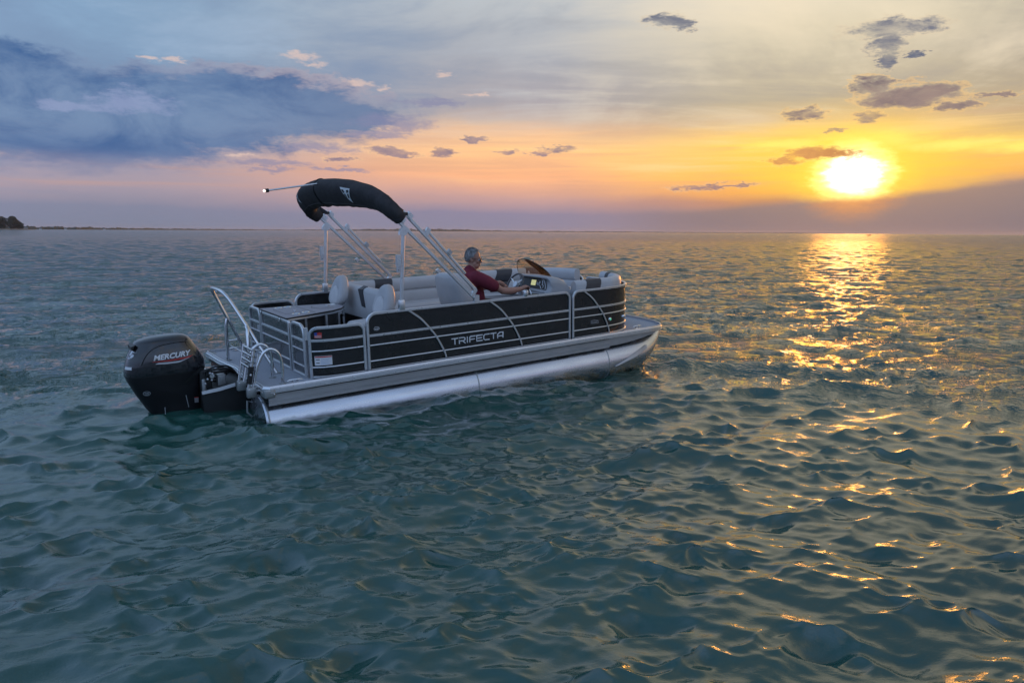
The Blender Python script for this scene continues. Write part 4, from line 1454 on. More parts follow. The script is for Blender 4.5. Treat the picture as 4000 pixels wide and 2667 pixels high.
for sg in (-1, 1):
    Y = sg * 1.225
    yn = (0, sg, 0)
    post = bar('canopy_post', (1.165, Y, 0.722), (1.235, Y, 1.66), 0.030, 0.040, yn)
    MB().rbox((1.130, Y - 0.026, 0.716), (1.205, Y + 0.026, 0.835), 0.008, 2).build('post_foot', 'rail', post)
    plate_xz('post_head', [(1.175, 1.62), (1.18, 1.665), (1.225, 1.715), (1.30, 1.70), (1.295, 1.655), (1.255, 1.61)], Y - 0.022, Y + 0.022, 'rail', post)
    plate_xz('post_bracket', [(1.125, 1.245), (1.128, 1.385), (1.185, 1.385), (1.180, 1.245)], Y - 0.024, Y + 0.024, 'rail', post)
    plate_xz('post_clip', [(1.128, 1.17), (1.13, 1.25), (1.172, 1.25), (1.168, 1.17)], Y - 0.014, Y + 0.014, 'silver', post)
    for z in (1.20, 1.36):
        MB().ball((1.145, Y + sg * 0.0, z), 0.008, 8, 5, (1, 3.2, 1)).build('bolt', 'black', post)
    arm = bar('canopy_arm', (2.245, Y, 0.755), (1.165, Y, 1.795), 0.030, 0.042, yn)
    plate_xz('arm_foot', [(2.22, 0.715), (2.29, 0.715), (2.29, 0.80), (2.25, 0.81), (2.215, 0.775)], Y - 0.026, Y + 0.026, 'rail', arm)
    plate_xz('arm_stop', [(1.70, 1.185), (1.665, 1.16), (1.69, 1.12), (1.735, 1.15)], Y - 0.02, Y + 0.02, 'rail', arm)
    ar2 = bar('canopy_arm', (2.235, Y, 0.885), (1.245, Y, 1.895), 0.030, 0.042, yn)
    plate_xz('arm_elbow', [(2.20, 0.90), (2.245, 0.905), (2.265, 0.86), (2.20, 0.775), (2.165, 0.80), (2.205, 0.86)], Y - 0.024, Y + 0.024, 'rail', ar2)
    link = bar('canopy_link', (1.575, Y + sg * 0.001, 1.648), (2.095, Y + sg * 0.001, 1.095), 0.022, 0.032, yn)
    plate_xz('link_head', [(1.535, 1.66), (1.565, 1.70), (1.61, 1.665), (1.565, 1.60), (1.535, 1.60)], Y - 0.018, Y + 0.018, 'rail', link)
    plate_xz('link_slider', [(1.83, 1.38), (1.865, 1.42), (1.905, 1.375), (1.87, 1.335)], Y - 0.024, Y + 0.024, 'skirt', link)
    for (x, z) in ((1.565, 1.665), (2.06, 1.135), (2.085, 1.108)):
        MB().ball((x, Y, z), 0.008, 8, 5, (1, 2.6, 1)).build('bolt', 'black', link)
    # knuckles tucked under the end of the cover
    plate_xz('arm_knuckle', [(1.18, 1.80), (1.215, 1.855), (1.27, 1.80), (1.235, 1.755)], Y - 0.026, Y + 0.026, 'rail', arm)
    plate_xz('arm_knuckle', [(1.29, 1.85), (1.32, 1.895), (1.37, 1.84), (1.33, 1.79)], Y - 0.026, Y + 0.026, 'rail', ar2)
    for (x, z) in ((1.225, 1.805), (1.33, 1.845)):
        MB().ball((x, Y, z), 0.010, 8, 5, (1, 2.9, 1)).build('bolt', 'black', arm)
    MB().rbox((1.22, Y - 0.02, 1.845), (1.30, Y + 0.02, 1.885), 0.006, 1).build('arm_latch', 'black', arm)

cp = [  # centre x, y, z, half size along the fold, half thickness
    (1.215, -1.224, 1.802, 0.078, 0.070), (1.165, -1.222, 1.853, 0.092, 0.082), (1.112, -1.165, 1.925, 0.112, 0.092), (1.078, -1.05, 1.995, 0.126, 0.098), (1.035, -0.82, 2.065, 0.150, 0.108), (0.965, -0.42, 2.118, 0.176, 0.118),
    (0.915, 0.0, 2.138, 0.186, 0.122), (0.900, 0.45, 2.140, 0.186, 0.122), (0.890, 0.80, 2.105, 0.180, 0.118), (0.905, 1.03, 2.035, 0.165, 0.110), (0.975, 1.165, 1.945, 0.140, 0.098), (1.060, 1.218, 1.872, 0.105, 0.088), (1.150, 1.224, 1.795, 0.080, 0.07)]
sp = spline(cp, 7)
rs = []
rw = np.random.default_rng(3)
ph = rw.uniform(0, 6.28, 12)
ncov = len(sp)
COVER_R = []
for i, (x, y, z, a, b) in enumerate(sp):
    t0 = sp[max(i - 1, 0)][:3]
    t1 = sp[min(i + 1, ncov - 1)][:3]
    t = np.array(t1) - np.array(t0)
    t /= np.linalg.norm(t)
    ad = np.array((-0.55, 0.0, 0.83))
    A = ad - t * (ad @ t)
    A /= np.linalg.norm(A)
    B = np.cross(t, A)
    ring_ = []
    for k in range(32):
        an = 2 * PI * k / 32
        ca, sa = math.cos(an), math.sin(an)
        wr = 1 + 0.014 * math.sin(i * 0.9 + 2 * an + ph[0]) + 0.020 * math.sin(i * 1.7 - 3 * an + ph[1]) * max(0, math.sin(an + ph[3])) + 0.012 * math.sin(i * 2.6 + an + ph[2])
        if i in (0, ncov - 1):
            wr *= 0.9
        ea = (abs(ca) ** 0.85) * (1 if ca >= 0 else -1)
        eb = (abs(sa) ** 0.85) * (1 if sa >= 0 else -1)
        ring_.append(tuple(np.array((x, y, z)) + A * a * ea * wr + B * b * eb * wr))
    rs.append(ring_)
COVER_R = rs
COV = MB().rings(rs).build('canopy_cover', 'canvas', BOAT, 60)


def on_cover(fi, fk, d=0.0):
    """point on the cover: fi along the arch (0..ncov-1), fk round it (0..32)"""
    i = int(min(max(fi, 0), ncov - 2))
    f = fi - i
    k = int(math.floor(fk)) % 32
    g_ = fk - math.floor(fk)

    def P(ii, kk):
        return np.array(COVER_R[ii][kk % 32])
    p = (P(i, k) * (1 - g_) + P(i, k + 1) * g_) * (1 - f) + (P(i + 1, k) * (1 - g_) + P(i + 1, k + 1) * g_) * f
    c = np.array(sp[i][:3]) * (1 - f) + np.array(sp[i + 1][:3]) * f
    n = (p - c) / np.linalg.norm(p - c)
    return tuple(p + n * d)


# which way round faces aft: look for the smallest x on a middle ring
mid = ncov // 2
k_aft = min(range(32), key=lambda k: COVER_R[mid][k][0])
k_dir = 1 if COVER_R[mid][(k_aft + 3) % 32][2] > COVER_R[mid][k_aft][2] else -1


def emblem(fi0, fk0, w, h):
    """winged letter in a pointed shield, printed white on the canvas"""
    def fn(u, v, d):
        return on_cover(fi0 - u * w, fk0 + k_dir * v * h, 0.004 + d)

    def patch(poly, name, m, d0, d1, par):
        # subdivide so the print follows the cloth
        out = []
        n = len(poly)
        for i in range(n):
            a, b = poly[i], poly[(i + 1) % n]
            for j in range(4):
                out.append((a[0] + (b[0] - a[0]) * j / 4, a[1] + (b[1] - a[1]) * j / 4))
        c = (sum(p[0] for p in out) / len(out), sum(p[1] for p in out) / len(out))
        mb = MB()
        vs = [fn(*c, d1)] + [fn(u, v, d1) for u, v in out] + [fn(c[0] + (u - c[0]) * 0.5, c[1] + (v - c[1]) * 0.5, d1) for u, v in out]
        m_ = len(out)
        fs = []
        for i in range(m_):
            j = (i + 1) % m_
            fs += [(1 + i, 1 + j, 1 + m_ + j, 1 + m_ + i), (0, 1 + m_ + i, 1 + m_ + j)]
        mb.add(vs, fs)
        return mb.build(name, m, par, 60)
    e = patch([(-0.5, 1.0), (0.5, 1.0), (0.46, 0.62), (0.40, 0.30), (0.42, 0.0), (0.10, 0.22), (-0.2, 0.5), (-0.38, 0.78)], 'cover_emblem', 'white', 0, 0.001, COV)
    for pl in ([(-0.36, 0.80), (-0.12, 0.82), (-0.02, 0.62), (-0.16, 0.56)], [(0.14, 0.82), (0.40, 0.88), (0.38, 0.66), (0.16, 0.60)], [(-0.14, 0.50), (0.0, 0.54), (0.10, 0.30), (0.08, 0.27)], [(0.18, 0.52), (0.36, 0.58), (0.33, 0.30), (0.20, 0.26)]):
        patch(pl, 'emblem_detail', 'canvas', 0, 0.003, e)


def fi_of_y(y):
    return min(range(ncov), key=lambda i: abs(sp[i][1] - y))


emblem(fi_of_y(-0.50) + 0.3, k_aft - k_dir * 5.0, 3.4, 5.6)
emblem(fi_of_y(0.98) + 0.2, k_aft - k_dir * 4.0, 3.2, 6.2)
# strap round the cover with the stern light pole
fis = fi_of_y(0.30)
MB().tube([on_cover(fis + 0.35, k, 0.004) for k in range(32)], 0.010, 6, loop=True, cap=False).build('cover_strap', 'black', COV)
MB().tube([on_cover(f_, k_aft + k_dir * 7, 0.003) for f_ in np.linspace(1, ncov - 2, 50)], 0.004, 6).build('cover_seam', 'black', COV)
MB().tube([on_cover(f_, k_aft - k_dir * 6, 0.003) for f_ in np.linspace(1, ncov - 2, 50)], 0.004, 6).build('cover_seam', 'black', COV)
# loose grey lining peeping out at the port end
MB().rings([[(1.11, 1.20, 1.90), (1.16, 1.19, 1.955), (1.16, 1.23, 1.955), (1.11, 1.24, 1.90)], [(1.24, 1.20, 1.845), (1.26, 1.19, 1.885), (1.26, 1.23, 1.885), (1.24, 1.24, 1.845)]]).build('cover_lining', 'dark', COV)
SLP = MB().tube([(0.80, 0.235, 2.262), (0.10, 0.22, 2.172)], 0.011, 10).build('stern_light_pole', 'chrome', BOAT)
MB().ball((0.78, 0.235, 2.262), 0.026, 10, 7).build('pole_clamp', 'black', SLP)
MB().tube([(0.115, 0.22, 2.174), (0.075, 0.22, 2.169)], 0.024, 14).build('light_collar', 'black', SLP)
MB().ball((0.06, 0.22, 2.167), 0.017, 14, 9).build('light_lens', 'lampglow', SLP)

# ---- tow bar on the stern platform
top_l, top_r = (-0.555, 0.24, 0.975), (-0.555, -0.20, 0.985)
hoop = [(-0.20, 0.55, 0.0), (-0.30, 0.50, 0.27), (-0.41, 0.42, 0.60), (-0.49, 0.34, 0.86), (-0.525, 0.30, 0.945), (-0.55, 0.22, 0.985), (-0.56, 0.0, 0.99), (-0.55, -0.15, 0.985), (-0.525, -0.26, 0.945), (-0.49, -0.33, 0.86), (-0.41, -0.42, 0.60), (-0.30, -0.49, 0.27), (-0.20, -0.54, 0.0)]
hoop = [(-0.20, 0.56, 0.0), (-0.315, 0.575, 0.28), (-0.43, 0.59, 0.56), (-0.535, 0.60, 0.82), (-0.58, 0.585, 0.915), (-0.605, 0.52, 0.965), (-0.61, 0.40, 0.975), (-0.61, 0.20, 0.975), (-0.60, 0.06, 0.965), (-0.575, -0.03, 0.92), (-0.535, -0.10, 0.83), (-0.43, -0.25, 0.57), (-0.315, -0.42, 0.28), (-0.20, -0.56, 0.0)]
TOW = MB().tube(spline(hoop, 5), 0.021, 12).build('tow_bar', 'chrome', BOAT, 60)
for (fx, fy, jx, jy, jz) in ((-0.465, 0.59, -0.43, 0.59, 0.555), (-0.465, -0.36, -0.43, -0.255, 0.555)):
    MB().tube([(fx, fy, 0.0), (fx + 0.012, fy, 0.46), (fx + 0.028, (fy * 0.7 + jy * 0.3), 0.53), (jx, jy, jz)], 0.021, 12).build('tow_bar_leg', 'chrome', TOW, 60)
    MB().tube([(fx + 0.01, fy, 0.26), (fx + 0.155, fy - 0.01 * (1 if fy > 0 else -1), 0.265)], 0.010, 8).build('tow_bar_brace', 'chrome', TOW, 60)
    MB().tube([(fx, fy, 0.0), (fx, fy, 0.010)], 0.045, 16).build('foot_plate', 'plate', TOW)
for sg in (1, -1):
    MB().tube([(-0.20, sg * 0.56, 0.0), (-0.20, sg * 0.56, 0.010)], 0.045, 16).build('foot_plate', 'plate', TOW)
MB().tube([(-0.43, 0.55, 0.20), (-0.43, -0.30, 0.20)], 0.009, 8).build('tow_bar_brace', 'chrome', TOW, 60)
MB().ball((-0.60, 0.30, 0.945), 0.018, 10, 6, (1, 2.2, 1)).build('tow_hook', 'chrome', TOW)

# ---- folded boarding ladder and grab rails
def lerp3(a, b, t):
    return tuple(a[i] + (b[i] - a[i]) * t for i in range(3))


lad_b = {0: (-0.690, -0.71, 0.0), 1: (-0.690, -1.09, -0.005)}
lad_t = {0: (-0.597, -0.71, 0.435), 1: (-0.597, -1.09, 0.435)}
LAD = MB().tube([lad_b[0], lad_t[0]], 0.017, 10).tube([lad_b[1], lad_t[1]], 0.017, 10).build('boarding_ladder', 'chrome', BOAT, 60)
for k in (0, 1):
    a, b = lad_b[k], lad_t[k]
    MB().tube([(a[0] + 0.052, a[1] + 0.0, a[2]), (b[0] + 0.045, b[1], b[2] - 0.06)], 0.016, 10).build('ladder_stile', 'chrome', LAD, 60)
    MB().rbox((a[0] - 0.024, a[1] - 0.030, a[2] - 0.105), (a[0] + 0.080, a[1] + 0.030, a[2] + 0.012), 0.012, 2).build('ladder_hinge', 'plate', LAD)
    MB().ball((a[0] + 0.0, a[1] - 0.032, a[2] - 0.012), 0.009, 8, 5).build('bolt', 'chrome', LAD)
    MB().tube([(a[0] + 0.02, a[1], a[2] - 0.05), (-0.56, a[1], -0.035)], 0.018, 8).build('ladder_mount', 'plate', LAD)
for i, t in enumerate((0.50, 0.65, 0.80, 0.95)):
    MB().tube([lerp3(lad_b[0], lad_t[0], t), lerp3(lad_b[1], lad_t[1], t)], 0.013, 8).build('ladder_rung', 'chrome', LAD, 60)
    p0, p1 = lerp3(lad_b[0], lad_t[0], t - 0.045), lerp3(lad_b[1], lad_t[1], t - 0.045)
    MB().sweep([(p0[0] + 0.028, p0[1] - 0.03, p0[2]), (p1[0] + 0.028, p1[1] + 0.03, p1[2])], (1, 0, 0.3), rect(0.036, 0.010, 0.002)).build('ladder_tread', 'black', LAD)
    MB().tube([lerp3(lad_b[1], lad_t[1], t - 0.01), lerp3(lad_b[1], lad_t[1], t + 0.03)], 0.020, 10).build('stile_collar', 'plate', LAD)
a, b = lad_b[1], lad_t[1]
st = MB()
st.sweep([lerp3(a, b, 0.12), lerp3(a, b, 0.30), lerp3(a, b, 0.56)], [(0, -1, 0)] * 3, rect(0.050, 0.050, 0.006))
st.build('rubber_strap', 'black', LAD)
MB().tube([(a[0] + 0.03, a[1] - 0.055, 0.185), (a[0] + 0.075, a[1] + 0.04, 0.185)], 0.012, 8).build('strap_toggle', 'black', LAD)
MB().ball((lerp3(a, b, 0.36)[0] - 0.006, a[1] - 0.030, lerp3(a, b, 0.36)[2]), 0.012, 8, 6).build('strap_button', 'white', LAD)
for yy in (-0.755, -1.115):
    lp = [(-0.315, yy, 0.0), (-0.308, yy, 0.16), (-0.315, yy, 0.29), (-0.355, yy, 0.375), (-0.425, yy + 0.01, 0.412), (-0.505, yy + 0.015, 0.372), (-0.565, yy + 0.02, 0.26), (-0.60, yy + 0.025, 0.14), (-0.635, yy + 0.025, 0.0)]
    gr = MB().tube(spline(lp, 5), 0.018, 12).build('grab_rail', 'chrome', BOAT, 60)
    MB().tube([(-0.315, yy, 0.0), (-0.315, yy, 0.008)], 0.04, 16).build('foot_plate', 'plate', gr)
MB().tube([(-0.57, -1.13, -0.02), (-0.63, -0.9, -0.02), (-0.57, -0.62, -0.02)], 0.012, 8).build('ladder_crossbar', 'chrome', BOAT)
# small fittings on the rail
st_ = MB().rbox((3.025, -1.25, 0.715), (3.105, -1.19, 0.80), 0.022, 3).build('rail_stanchion', 'rail', BOAT)
MB().rbox((3.06, -1.253, 0.712), (3.066, -1.187, 0.803), 0.002, 1).build('stanchion_groove', 'plate', st_)
MB().tube([(4.02, -1.00, 0.715), (4.02, -1.00, 0.745)], 0.022, 12).build('console_knob', 'black', CONS)
MB().rings([[(4.14, y, 0.704), (4.20, y, 0.72)] + [(4.34, y, 0.70)] for y in (-1.06, -0.60)], cap=True).build('console_hatch', 'vinyl2', CONS)

# ------------------------------------------------------------------ outboard motor (a part of the boat, on its transom)
def cowl_at(z, table):
    zs_ = [t[0] for t in table]
    return [float(np.interp(z, zs_, [t[i] for t in table])) for i in range(1, 5)]


# z, rear x, front x, half width, squareness
T_low = [(-1.05, -1.40, -1.06, 0.035, 2.2), (-0.70, -1.44, -1.03, 0.07, 2.2), (-0.52, -1.455, -0.965, 0.135, 2.4), (-0.444, -1.492, -0.955, 0.15, 2.4), (-0.377, -1.542, -0.95, 0.16, 2.5), (-0.305, -1.585, -0.95, 0.17, 2.6),
         (-0.211, -1.631, -0.95, 0.185, 2.7), (-0.134, -1.673, -0.945, 0.20, 2.8), (-0.051, -1.707, -0.935, 0.21, 2.9), (0.039, -1.746, -0.915, 0.225, 3.0), (0.085, -1.757, -0.905, 0.232, 3.0)]
T_cowl = [(0.085, -1.760, -0.901, 0.236, 3.0), (0.138, -1.763, -0.891, 0.240, 3.0), (0.205, -1.750, -0.899, 0.240, 3.0), (0.270, -1.728, -0.925, 0.236, 3.0), (0.329, -1.705, -0.956, 0.228, 2.9), (0.39, -1.672, -0.992, 0.214, 2.8), (0.431, -1.646, -1.015, 0.200, 2.7),
          (0.462, -1.632, -1.034, 0.186, 2.6), (0.480, -1.618, -1.048, 0.172, 2.5), (0.497, -1.566, -1.072, 0.150, 2.4), (0.510, -1.520, -1.092, 0.125, 2.3), (0.520, -1.455, -1.135, 0.09, 2.2), (0.527, -1.37, -1.21, 0.04, 2.0)]


def cowl_rings(table, zs_, n=44):
    rs = []
    for z in zs_:
        xr, xf, hw, ex = cowl_at(z, table)
        cx, a = (xr + xf) / 2, (xf - xr) / 2
        r = []
        for k in range(n):
            t = 2 * PI * k / n
            u, v = math.cos(t), math.sin(t)
            uu = abs(u) ** (2 / ex) * (1 if u >= 0 else -1)
            vv = abs(v) ** (2 / ex) * (1 if v >= 0 else -1)
            taper = 1 - 0.16 * max(0, -uu) ** 2       # narrower to the rear
            r.append((cx + a * uu, hw * vv * taper, z))
        rs.append(r)
    return rs


low = MB().rings(cowl_rings(T_low, sorted(set([t[0] for t in T_low] + list(np.linspace(-1.0, 0.08, 14))))))
OB = low.build('outboard_motor', 'chaps', BOAT, 50)
zz = sorted(set([t[0] for t in T_cowl] + list(np.linspace(0.10, 0.48, 14))))
MB().rings(cowl_rings(T_cowl, zz)).build('engine_cowl', 'gloss', OB, 50)
# rubber joint line
MB().rings([[(x * 1.0 + (x + 1.33) * 0.004, y * 1.012, z) for x, y, z in r] for r in cowl_rings(T_cowl, [0.086, 0.098])], cap=False).build('cowl_joint', 'black', OB)


def cowl_y(x, z, table=T_cowl):
    xr, xf, hw, ex = cowl_at(z, table)
    cx, a = (xr + xf) / 2, (xf - xr) / 2
    u = max(-0.999, min(0.999, (x - cx) / a))
    v = (1 - abs(u) ** ex) ** (1 / ex)
    return hw * v * (1 - 0.16 * max(0, -u) ** 2)


def on_cowl(x0, z0, slope=0.0, table=None, sg=-1):
    def fn(u, v, d):
        x, z = x0 + u, z0 + v + u * slope
        tb = table or T_cowl
        return (x, sg * (cowl_y(x, z, tb) + 0.0015 + d), z)
    return fn


def grid_print(poly, fn, d, n=14):
    """thin print over a curved side: strip between lower and upper outline (lists of (u, v))"""
    lo, hi = poly
    mb = MB()
    rs = []
    for i in range(n + 1):
        t = i / n
        def at(L_):
            q = t * (len(L_) - 1)
            k = min(int(q), len(L_) - 2)
            f = q - k
            return (L_[k][0] * (1 - f) + L_[k + 1][0] * f, L_[k][1] * (1 - f) + L_[k + 1][1] * f)
        a, b = at(lo), at(hi)
        rs.append([fn(*a, d), fn(*b, d), fn(*b, 0), fn(*a, 0)])
    return mb.rings(rs)


for sg in (-1, 1):
    W0 = on_cowl(-1.475, 0.272, 0.035, None, sg)
    fnw = W0 if sg < 0 else (lambda u, v, d: on_cowl(-1.475 + 0.41, 0.272 + 0.014, -0.035, None, 1)(-u, v, d))
    lettering('MERCURY', fnw, 0.41, 0.062, 0.28, 0.035, 0.002).build('maker_lettering', 'white', OB, 20)
    base = on_cowl(0, 0, 0, None, sg)
    grid_print(([(-1.49, 0.258), (-1.28, 0.250), (-1.09, 0.262), (-1.05, 0.284)], [(-1.49, 0.262), (-1.28, 0.266), (-1.12, 0.276), (-1.05, 0.286)]), base, 0.001).build('red_stripe', 'red', OB, 0)
    grid_print(([(-1.465, 0.232), (-1.34, 0.222), (-1.21, 0.222), (-1.09, 0.262)], [(-1.43, 0.246), (-1.34, 0.242), (-1.20, 0.240), (-1.09, 0.266)]), base, 0.001).build('silver_stripe', 'silver', OB, 0)
    # raised style line arching over the lettering
    cr = spline([(-1.605, 0.235), (-1.56, 0.32), (-1.50, 0.385), (-1.44, 0.420), (-1.36, 0.442), (-1.24, 0.452), (-1.11, 0.450)], 5)
    MB().tube([(x, sg * (cowl_y(x, z) + 0.000), z) for x, z in cr], 0.011, 8).build('cowl_crease', 'gloss', OB, 60)
    fb = on_cowl(0, 0, 0, T_low, sg)
    MB().rings([[(x, sg * (cowl_y(min(x, -0.96), min(max(z, -0.06), 0.08), T_low) + o), z) for x, z, o in q] for q in (
        [(-1.225, -0.062, 0.004), (-1.222, -0.058, 0.004), (-1.220, -0.060, 0.0)],
        [(-1.14, -0.022, 0.014), (-1.155, 0.000, 0.014), (-1.15, -0.01, -0.01)],
        [(-1.02, 0.044, 0.022), (-1.055, 0.080, 0.022), (-1.04, 0.06, -0.02)],
        [(-0.945, 0.095, 0.026), (-0.985, 0.122, 0.026), (-0.96, 0.105, -0.02)])]).build('air_fin', 'podgrey', OB, 30)
    oval = [(0.037 * math.cos(t), 0.028 * math.sin(t)) for t in np.linspace(0, 2 * PI, 21)[:-1]]
    of = on_cowl(-1.573, -0.106, 0, T_low, sg)
    e_ = MB().prism(oval, of, 0.0, 0.002).build('oval_emblem', 'silver', OB, 0)
    MB().prism([(a_ * 0.86, b_ * 0.84) for a_, b_ in oval], of, 0.002, 0.003).build('oval_face', 'podgrey', OB, 0)
    for vv in (-0.009, 0.009):
        grid_print(([(-0.022, vv - 0.004), (0.0, vv - 0.008), (0.022, vv - 0.002)], [(-0.022, vv + 0.003), (0.0, vv - 0.001), (0.022, vv + 0.005)]), lambda u, v, d: of(u, v, d + 0.003), 0.001, 6).build('oval_wave', 'silver', OB, 0)
    fs_ = on_cowl(-1.072, -0.305, 0, T_low, sg)
    MB().prism([(0, 0), (0.05, -0.006), (0.05, 0.062), (0, 0.07)], fs_, 0.0, 0.002).build('motor_decal', 'silver', OB, 0)
    MB().prism([(0, 0.060), (0.05, 0.052), (0.05, 0.062), (0, 0.07)], fs_, 0.002, 0.003).build('motor_decal_band', 'red', OB, 0)
# rear face: figures and the white patch
def on_rear(u, v, d):      # u to starboard
    z = 0.335 + v
    xr, xf, hw, ex = cowl_at(z, T_cowl)
    y = -u
    cx, a_ = (xr + xf) / 2, (xf - xr) / 2
    q = min(0.999, abs(y) / (hw * 0.86))
    return (cx - a_ * (1 - q ** ex) ** (1 / ex) - 0.002 - d, y, z)


lettering('115', lambda u, v, d: on_rear(u - 0.085, v - 0.03, d), 0.22, 0.085, 0.15, 0.03, 0.002).build('power_figures', 'silver', OB, 20)
grid_print(([(0.06, -0.150), (0.13, -0.150), (0.185, -0.155)], [(0.06, -0.118), (0.13, -0.118), (0.185, -0.123)]), on_rear, 0.002, 8).build('rear_patch', 'white', OB, 0)
MB().rings([[(-1.655 + dx, y, z) for dx, y, z in ((0, -s_, 0.405), (-0.018, -s_, 0.40), (-0.018, -s_, 0.44), (0.02, -s_, 0.455))] for s_ in np.linspace(-0.12, 0.12, 6)]).build('cowl_handle', 'black', OB)
# hydraulic ram, swivel bracket, hoses
br_ = MB().rbox((-1.0, -0.17, -0.36), (-0.93, 0.17, 0.06), 0.02).build('clamp_bracket', 'black', OB)
for sg in (-1, 1):
    MB().rbox((-1.0, sg * 0.17 - 0.025, -0.40), (-0.86, sg * 0.17 + 0.025, 0.085), 0.02).build('clamp_arm', 'podgrey', OB)
    MB().tube([(-0.90, sg * 0.20 - 0.03, 0.03), (-0.90, sg * 0.20 + 0.03, 0.03)], 0.035, 14).build('tilt_pivot', 'podgrey', OB)
MB().tube([(-0.88, -0.30, 0.02), (-0.88, 0.30, 0.02)], 0.028, 12).build('steering_cylinder', 'chrome', OB)
rh = np.random.default_rng(5)
for i in range(6):
    y0 = -0.26 + i * 0.05
    z0 = 0.075 - 0.022 * i
    hp = [(-0.95, y0, z0), (-0.86, y0 - 0.03, z0 + 0.045 - 0.018 * i), (-0.76, y0 - 0.03, z0 + 0.05 - 0.024 * i), (-0.66, y0 + 0.01, z0 + 0.012 - 0.006 * i), (-0.585, y0 + 0.03, 0.0)]
    MB().tube(spline(hp, 5), 0.011 + 0.002 * (i % 3), 8).build('hose', 'black', OB, 60)
for (x, y, z) in ((-0.90, -0.29, 0.055), (-0.875, -0.30, 0.045), (-0.865, -0.295, 0.02), (-0.93, -0.28, -0.015), (-0.96, -0.28, -0.065), (-0.885, -0.285, -0.03)):
    MB().ball((x, y, z), 0.014, 8, 6).build('hose_clip', 'silver', OB)
MB().ball((-0.975, -0.21, -0.20), 0.012, 8, 6).build('bolt', 'white', OB)
MB().tube([(-1.165, -0.185, -0.19), (-1.155, -0.18, -0.27), (-1.145, -0.17, -0.34)], 0.004, 6).build('water_line', 'silver', OB)
MB().tube([(-1.40, -0.163, -0.30), (-1.405, -0.155, -0.46)], 0.0035, 6).build('housing_seam', 'silver', OB)
# lower unit and propeller, under water
MB().rings([[(x, r_ * math.cos(a_), -1.12 + r_ * math.sin(a_)) for a_ in np.linspace(0, 2 * PI, 15)[:-1]] for x, r_ in ((-0.98, 0.01), (-1.05, 0.05), (-1.2, 0.065), (-1.42, 0.055), (-1.5, 0.03))]).build('gear_case', 'chaps', OB, 60)
for k in range(3):
    a0 = 2 * PI * k / 3
    MB().rings([[(-1.47 + 0.04 * s_, rr_ * math.cos(a0 + w_), -1.12 + rr_ * math.sin(a0 + w_)) for s_, w_ in ((-1, -0.35), (1, 0.35), (1.1, 0.35), (-0.9, -0.35))] for rr_ in (0.04, 0.10, 0.16, 0.18)]).build('propeller_blade', 'chrome', OB)

# ------------------------------------------------------------------ the man at the helm (boat axes, seated)
MAN_BASE = Vector((2.55, -0.63, 0.0))
MAN = empty('person', 'grey-haired man in a maroon shirt and glasses seated at the helm of the pontoon boat', 'person')
BOAT_M = Matrix.Translation(BOAT.location) @ Matrix.Rotation(0.6267, 4, 'Z') @ Matrix.Rotation(0.0217, 4, 'X') @ Matrix.Rotation(-0.04, 4, 'Y')
MAN.matrix_world = BOAT_M @ Matrix.Translation(MAN_BASE)


def blob_mesh(chains, balls, vox, smooth, name, material, parent, extra=None, noise_amp=0.0, factor=0.5):
    """tapered limbs and rounded masses fused into one skin with a voxel remesh, then smoothed"""
    mb = MB()
    for pts, rad in chains:
        P = spline(pts, 5)
        Rr = np.interp(np.linspace(0, len(rad) - 1, len(P)), range(len(rad)), rad)
        mb.tube([tuple(p) for p in P], 0.05, 14, rad=list(Rr))
        mb.ball(tuple(P[0]), Rr[0], 14, 10)
        mb.ball(tuple(P[-1]), Rr[-1], 14, 10)
    for c, r, sc in balls:
        mb.ball(c, r, 20, 14, sc)
    if extra:
        for vs, fs in extra:
            mb.add(vs, fs)
    mb.v = [(x - MAN_BASE.x, y - MAN_BASE.y, z - MAN_BASE.z) for x, y, z in mb.v]
    me = mb.mesh(name + '_source', 0)
    tmp = bpy.data.objects.new(name + '_source', me)
    COL.objects.link(tmp)
    md = tmp.modifiers.new('fuse', 'REMESH')
    md.mode = 'VOXEL'
    md.voxel_size = vox
    ms = tmp.modifiers.new('soften', 'SMOOTH')
    ms.factor = factor
    ms.iterations = smooth
    dg = bpy.context.evaluated_depsgraph_get()
    out = bpy.data.meshes.new_from_object(tmp.evaluated_get(dg))
    bpy.data.objects.remove(tmp)
    bpy.data.meshes.remove(me)
    out.name = name
    n = len(out.vertices)
    if noise_amp:
        co = np.empty(n * 3)
        out.vertices.foreach_get('co', co)
        co = co.reshape(-1, 3)
        nr = np.empty(n * 3)
        out.vertices.foreach_get('normal', nr)
        nr = nr.reshape(-1, 3)
        r_ = np.random.default_rng(4)
        w = np.zeros(n)
        for _ in range(12):
            k = r_.normal(0, 28, 3)
            w += np.sin(co @ k + r_.uniform(0, 6.28))
        co += nr * (w / 12 * noise_amp)[:, None]
        out.vertices.foreach_set('co', co.ravel())
    out.polygons.foreach_set('use_smooth', [True] * len(out.polygons))
    out.update()
    out.materials.clear()
    out.materials.append(M[material])
    o = bpy.data.objects.new(name, out)
    COL.objects.link(o)
    o.parent = parent
    return o


# head, built in its own axes (x forward, y left, z up), then turned towards the bow quarter
HEAD_C = np.array((2.600, -0.640, 1.225))
HYAW = math.radians(-40)
HPITCH = math.radians(-3)


def hp(p):
    x, y, z = p
    x, z = x * math.cos(HPITCH) - z * math.sin(HPITCH), x * math.sin(HPITCH) + z * math.cos(HPITCH)
    return (HEAD_C[0] + x * math.cos(HYAW) - y * math.sin(HYAW), HEAD_C[1] + x * math.sin(HYAW) + y * math.cos(HYAW), HEAD_C[2] + z)


